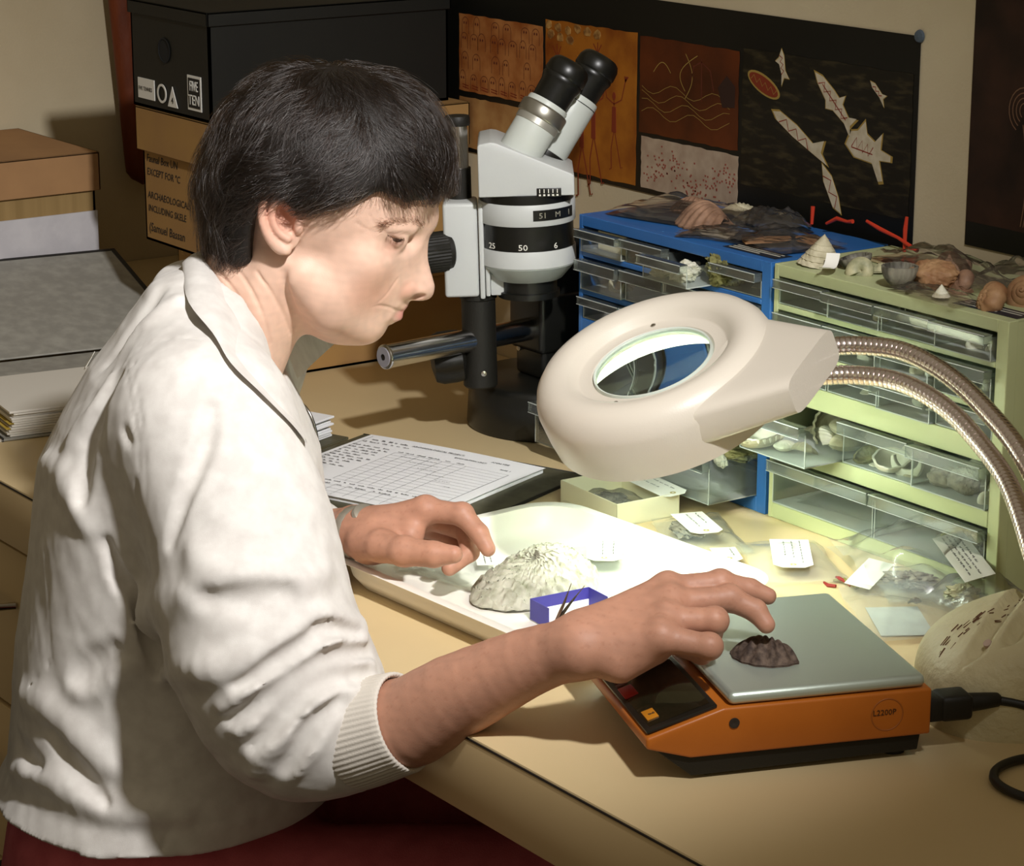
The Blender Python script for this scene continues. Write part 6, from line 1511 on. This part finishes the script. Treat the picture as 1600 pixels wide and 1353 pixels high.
# contents of the drawers
gd = 'shells inside the drawers'
def floor_z(z0): return z0 + .0028
r1, r2, r3, r4, r5 = (floor_z(z) for z in (.212, .172, .1405, .0775, .0155))
for k, (x, y, z, a) in enumerate(((.118, .030, r1, 20), (.131, .040, r1, 70), (.124, .052, r1, 200))): shell(whorl(.0095, .010, 3.2), ('pale', 'green', 'pale')[k], x, y, z, (70, 0, a), ('front pale snail shell in the second top drawer of the green cabinet', 'greenish snail shell in the second top drawer of the green cabinet', 'rear pale snail shell in the second top drawer of the green cabinet')[k], gd)
shell(lump(.017, .012, .0085, 51, .08, 3), 'pale', .175, .030, r1, (0, 0, 10), 'pitted oval pebble-like shell in the third top drawer of the green cabinet', gd)
for k, (x, y) in enumerate(((.243, .022), (.256, .026), (.250, .044))): shell(whorl(.0088, .008, 3), 'white', x, y, r1, (75, 0, 40 + 70 * k), ('left white round shell in the top right drawer of the green cabinet', 'right white round shell in the top right drawer of the green cabinet', 'rear white round shell in the top right drawer of the green cabinet')[k], gd)
shell(crescent(.011), 'white', .270, .024, r1, (90, 0, 20), 'white curved fragment in the top right drawer of the green cabinet', gd)
for k, (x, m) in enumerate(((.100, 'white'), (.165, 'pale'), (.178, 'white'), (.246, 'white'))): shell(whorl(.009, .008, 3), m, x, .030, r2, (70, 0, 50 * k), 'small %s shell in the second row of green cabinet drawers, number %s from the left' % (('white', 'pale', 'white', 'white')[k], ('one', 'two', 'three', 'four')[k]), gd)
for k, (x, m) in enumerate(((.108, 'white'), (.170, 'white'), (.186, 'white'), (.195, 'pale'), (.246, 'white'))): shell(shard(.012, 60 + k) if k % 2 == 0 else whorl(.008, .007, 3), m, x, .026 + .004 * k, r3, (12, 0, 40 * k), 'small white piece in the third row of green cabinet drawers, number %s from the left' % ('one', 'two', 'three', 'four', 'five')[k], gd)
# open drawer of the fourth row: patterned bowls, stacked ribbed shells
shell(cup(.0245, .014, 24, .03), 'band', .022, -.024, r4, (14, -8, 0), 'banded limpet bowl at the front of the open green drawer', gd)
shell(cup(.0225, .014, 24, .03), 'white', .023, -.023, r4 + .0030, (14, -8, 30), 'white-lined bowl nested in the banded limpet bowl in the open drawer', gd)
shell(cup(.026, .018, 20, .04), 'band', .040, .052, r4 + .001, (52, 10, 40), 'tall speckled bowl shell at the back of the open green drawer', gd)
shell(scallop(.016, 11, .42), 'pale', .018, .040, r4 + .001, (30, 0, 180), 'small ribbed shell at the back left of the open green drawer', gd)
shell(scallop(.017, 11, .42), 'pale', .032, .034, r4 + .001, (34, 0, 160), 'second small ribbed shell at the back of the open green drawer', gd)
shell(scallop(.021, 9, .40), 'band', .060, -.012, r4 + .001, (24, 0, 200), 'fan shell with dark rays at the front right of the open green drawer', gd)
shell(clam(.0115, 14), 'white', .046, -.022, r4, (0, 0, 30), 'small white clam at the front of the open green drawer', gd)
shell(clam(.019, 0), 'pale', .078, .026, r4, (0, 0, 0), 'lower smooth pale clam stacked at the right of the open drawer', gd)
shell(clam(.018, 0), 'band', .078, .026, r4 + .0150, (0, 6, 20), 'upper banded clam stacked at the right of the open drawer', gd)
shell(scallop(.024, 14, .30), 'white', .064, .018, r4 + .010, (55, 0, 120), 'long pale shell leaning across the open green drawer', gd)
# middle drawer
shell(cup(.0125, .008, 12, .04), 'moss', .117, .020, r4, (30, 0, 0), 'brown-ringed limpet in the middle drawer of the fourth row', gd)
shell(limpet(.014, .008), 'pale', .128, .070, r4 + .004, (64, 0, 20), 'pale ringed limpet leaning at the back of the middle drawer', gd)
shell(cup(.0180, .012, 8, .03), 'white', .150, .018, r4, (18, 0, 40), 'white hollow clam half in the middle drawer of the fourth row', gd)
shell(crescent(.0165), 'white', .172, .018, r4 + .012, (90, 0, 14), 'white ring-like crescent shell in the middle drawer', gd)
shell(shard(.010, 71), 'pale', .178, .016, r4, (0, 0, 0), 'small pale fragment under the white crescent in the middle drawer', gd)
shell(shard(.011, 72), 'white', .136, .015, r4, (0, 0, 30), 'small white chip left of the white clam half in the middle drawer', gd)
# right drawer
shell(crescent(.0120), 'white', .218, .026, r4 + .008, (90, 0, 10), 'small white crescent in the right drawer of the fourth row', gd)
shell(clam(.0165, 22), 'white', .240, .045, r4 + .010, (40, 0, 30), 'white ribbed clam at the back of the right drawer', gd)
shell(lump(.015, .011, .0095, 81, .12, 3), 'grey', .218, .018, r4, (0, 0, 20), 'grey-brown snail shell at the left of the right drawer', gd)
shell(lump(.0165, .013, .0120, 82, .14, 4), 'grey', .243, .018, r4, (0, 0, -10), 'rough grey barrel shell in the middle of the right drawer', gd)
shell(whorl(.0125, .012, 3.2), 'white', .269, .018, r4, (75, 0, 60), 'white turban shell at the front of the right drawer', gd)
shell(clam(.0150, 26), 'band', .268, .042, r4 + .004, (20, 0, 0), 'striped clam at the back right of the right drawer', gd)
# bottom row: flat bags and a pale block
specimen_bag(.075, .060, r5, .110, .080, 10, 'flat clear bag in the bottom left drawer of the green cabinet', 41, puff=.010)
shell(lump(.026, .012, .012, 83, .10, 5), 'moss', .235, .030, r5, (0, 0, 0), 'mossy lump in the bottom right drawer of the green cabinet', gd)
# blue cabinet drawers
bx = -.309
B().box(-.024, .024, -.0005, .0005, 0, .0195).obj('label_card', mat('label_cream', '#cfc59c', .75), smooth=False, loc=(bx + .042, .012, r1), label='cream card lettered in ink in the top left drawer of the blue cabinet', cat='label')
text('Anadara/Mactra', .0062, M_INK, None, Matrix.Translation((bx + .020, .0112, r1 + .0115)) @ Matrix.Rotation(math.pi / 2, 4, 'X'), 'handwriting', shear=.15)
bpy.data.objects['handwriting' if False else [o.name for o in bpy.data.objects if o.name.startswith('handwriting') and o.parent is None][0]].parent = bpy.data.objects['label_card']
[o for o in bpy.data.objects if o.name.startswith('handwriting') and o.parent == bpy.data.objects['label_card']][0].location = (-(bx + .042), -.012, -r1)
shell(limpet(.0105, .006), 'tan', bx + .062, .022, r1, (60, 0, 0), 'tan limpet behind the lettered card in the blue cabinet', gd)
shell(lump(.021, .020, .0175, 91, .16, 6), 'moss', -.083, .012, r1 - .001, (0, 0, 0), 'round yellow-green coral ball in a top drawer of the blue cabinet', gd, name='coral_ball', cat='coral')
shell(lump(.013, .011, .009, 92, .2, 4), 'pink', -.125, .040, r1 + .006, (0, 0, 0), 'pinkish coral lump behind the pulled-out top drawer of the blue cabinet', gd, name='coral_lump', cat='coral')
for k, (x, y) in enumerate(((-.146, -.018), (-.118, -.016), (-.132, .004))): shell(lump(.013, .012, .0075, 93 + k, .2, 4), 'white', x, y, r1, (0, 0, 30 * k), ('left white coral lump in the pulled-out top drawer of the blue cabinet', 'right white coral lump in the pulled-out top drawer of the blue cabinet', 'rear white coral lump in the pulled-out top drawer of the blue cabinet')[k], gd, name='coral_lump', cat='coral')
shell(shard(.016, 97), 'white', -.050, .030, r1, (6, 0, 0), 'white fragment in the top right drawer of the blue cabinet', gd)
shell(limpet(.0135, .010), 'tan', bx + .040, .030, r2, (40, 0, 0), 'tan limpet in the second left drawer of the blue cabinet', gd)
shell(crescent(.013), 'pale', bx + .048, .016, r2 + .006, (80, 0, 0), 'pale curved sliver in the second left drawer of the blue cabinet', gd)
specimen_bag(-.090, .000, r5, .110, .090, 4, 'clear bag in the pulled-out bottom right drawer of the blue cabinet', 45, puff=.020)
shell(lump(.030, .026, .008, 99, .12, 5), 'moss', -.075, .022, r5 + .020, (0, 0, 0), 'mossy green weed mat in the bottom right drawer of the blue cabinet', gd, name='weed_mat', cat='seaweed')
shell(lump(.015, .006, .006, 98, .1, 4), 'white', -.060, -.012, r5 + .022, (0, 10, -20), 'pale fringed strip on the bag in the bottom right drawer of the blue cabinet', gd)

# dark ribbed shell being weighed
shell(scallop(.035, 9, .46, 1.05, ra=.075), 'dark', .4340, -.3790, .0668, (0, 0, -150), 'dark ribbed shell on the scale pan under her fingertip', None)

# ---------------------------------------------------------------- bags and labels right of the tray
specimen_bag(.020, -.100, .0006, .120, .070, -22, 'clear bag with a white tag, just right of the cream specimen box', 51, puff=.010)
tag(.012, -.098, .0135, .066, .032, -20, 'white tag on the bag just right of the cream specimen box', 52, rows=2)
tag(.084, -.122, .006, .040, .024, -28, 'small white tag at the far edge of the tray, between two bags', 53, rows=1)
specimen_bag(.128, -.082, .0006, .120, .075, -24, 'clear bag with a large lettered tag, in front of the green cabinet', 54, puff=.009)
tag(.130, -.084, .0120, .082, .036, -38, 'large lettered white tag on the bag in front of the green cabinet', 55, rows=3)
tw_ = thing('twist_tie', 'twisted red and green twig lying right of the large lettered tag', 'twig', (.198, -.086, 0))
for k, (m, P) in enumerate((('#8d1f1c', [(-.020, .012, .004), (-.008, .006, .007), (.006, .008, .004), (.018, .000, .005)]), ('#7d7a34', [(-.014, .002, .003), (-.002, .010, .006), (.012, .004, .007), (.026, .004, .003)]), ('#8d1f1c', [(-.018, -.010, .002), (-.006, -.014, .002), (.004, -.010, .003)]), ('#9a9a4a', [(.008, .010, .004), (.018, .012, .006), (.026, .006, .004)]))):
    B().tube([tuple(c * .72 for c in p) for p in P], [.0010, .0018, .0014, .0009][:len(P)], 8).obj('strand', mat('twig_colour', m, .5), tw_)
big = lambda u, v: .030 * max(0, v - .45) ** .8 * 1.2 * math.sin(math.pi * min(1, u * .9 + .1)) 
specimen_bag(.205, .005, .0006, .165, .125, -20, 'large crumpled clear bag standing up against the green cabinet', 57, puff=.034, crump=.0042, curl=big)
specimen_bag(.285, -.090, .0018, .140, .090, -30, 'clear bag with a small shell, between the scale and the lamp base', 58, puff=.006, crump=.0018)
specimen_bag(.240, -.035, .0006, .090, .070, -28, 'clear bag of grey fragments under the square blank label', 59, puff=.006, crump=.0018)
specimen_bag(.305, -.020, .0006, .085, .080, 12, 'clear bag leaning on the cast lamp base', 60, puff=.018, crump=.003)
tag(.211, -.063, .0105, .060, .024, 116, 'square blank white label right of the twisted twig', 61, rows=0, hole=False, clip=False, tilt=(.1, -.1))
tag(.272, -.008, .0330, .092, .028, -26, 'lettered grey label lying on the large crumpled bag', 62, rows=4, hole=False, clip=False, tilt=(.25, .12), m=mat('grey_label', '#c5beb6', .8))
tag(.300, -.110, .0012, .072, .046, -32, 'plain pale slip under the bag beside the scale', 63, rows=0, hole=False, clip=False, m=mat('pale_slip', '#cdd2cb', .8))
shell(scallop(.0085, 9, .5), 'grey', .283, -.076, .0070, (0, 0, 70), 'small ribbed grey shell in the bag beside the scale', 'shells in the loose bags')
shell(lump(.020, .012, .006, 101, .3, 5), 'grey', .238, -.040, .0030, (0, 0, 40), 'grey fragment mass in the bag under the blank label', 'shells in the loose bags')
shell(lump(.014, .008, .008, 102, .25, 5), 'green', .303, -.040, .0060, (0, 0, 70), 'dark green-brown shell in the bag leaning on the lamp base', 'shells in the loose bags')
shell(lump(.018, .013, .0055, 103, .22, 4), 'grey', -.108, -.108, .0040, (0, 0, 10), 'dark shell in the bag inside the cream specimen box', 'shells in the loose bags')
shell(lump(.022, .014, .0045, 104, .22, 4), 'grey', .008, -.108, .0040, (0, 0, -20), 'grey shell in the bag beside the cream specimen box', 'shells in the loose bags')

# wristwatch on the left wrist
M_BRASS = mat('watch_metal', '#b5b0a2', .42, metal=.7)
wa, wb_ = Vector(Lw((-.0545, -.4385, .0500))), Vector(Lw((-.0425, -.4370, .0515)))
wd_ = (wb_ - wa); fw_ = frame((wa.x, wa.y, wa.z + PZ), wd_)
wt = B().lathe([(.0234, 0), (.0240, .001), (.0240, .0085), (.0234, .0095), (.0228, .009), (.0228, .0005)], 60, M=fw_, cap=False, mod=lambda a, z: 1 + .012 * math.cos(40 * a)).obj('wristwatch', M_BRASS, person, label='metal wristwatch on the left wrist')
loc_ = fw_ @ Vector((0, 0, .005)); up_ = Vector((.35, -.5, .8)).normalized()
B().lathe([(0, 0), (.0115, 0), (.0125, .002), (.0115, .0055), (.0100, .0062), (0, .0064)], 32, M=frame(loc_ + up_ * .0215, up_)).obj('watch_case', M_BRASS, wt)
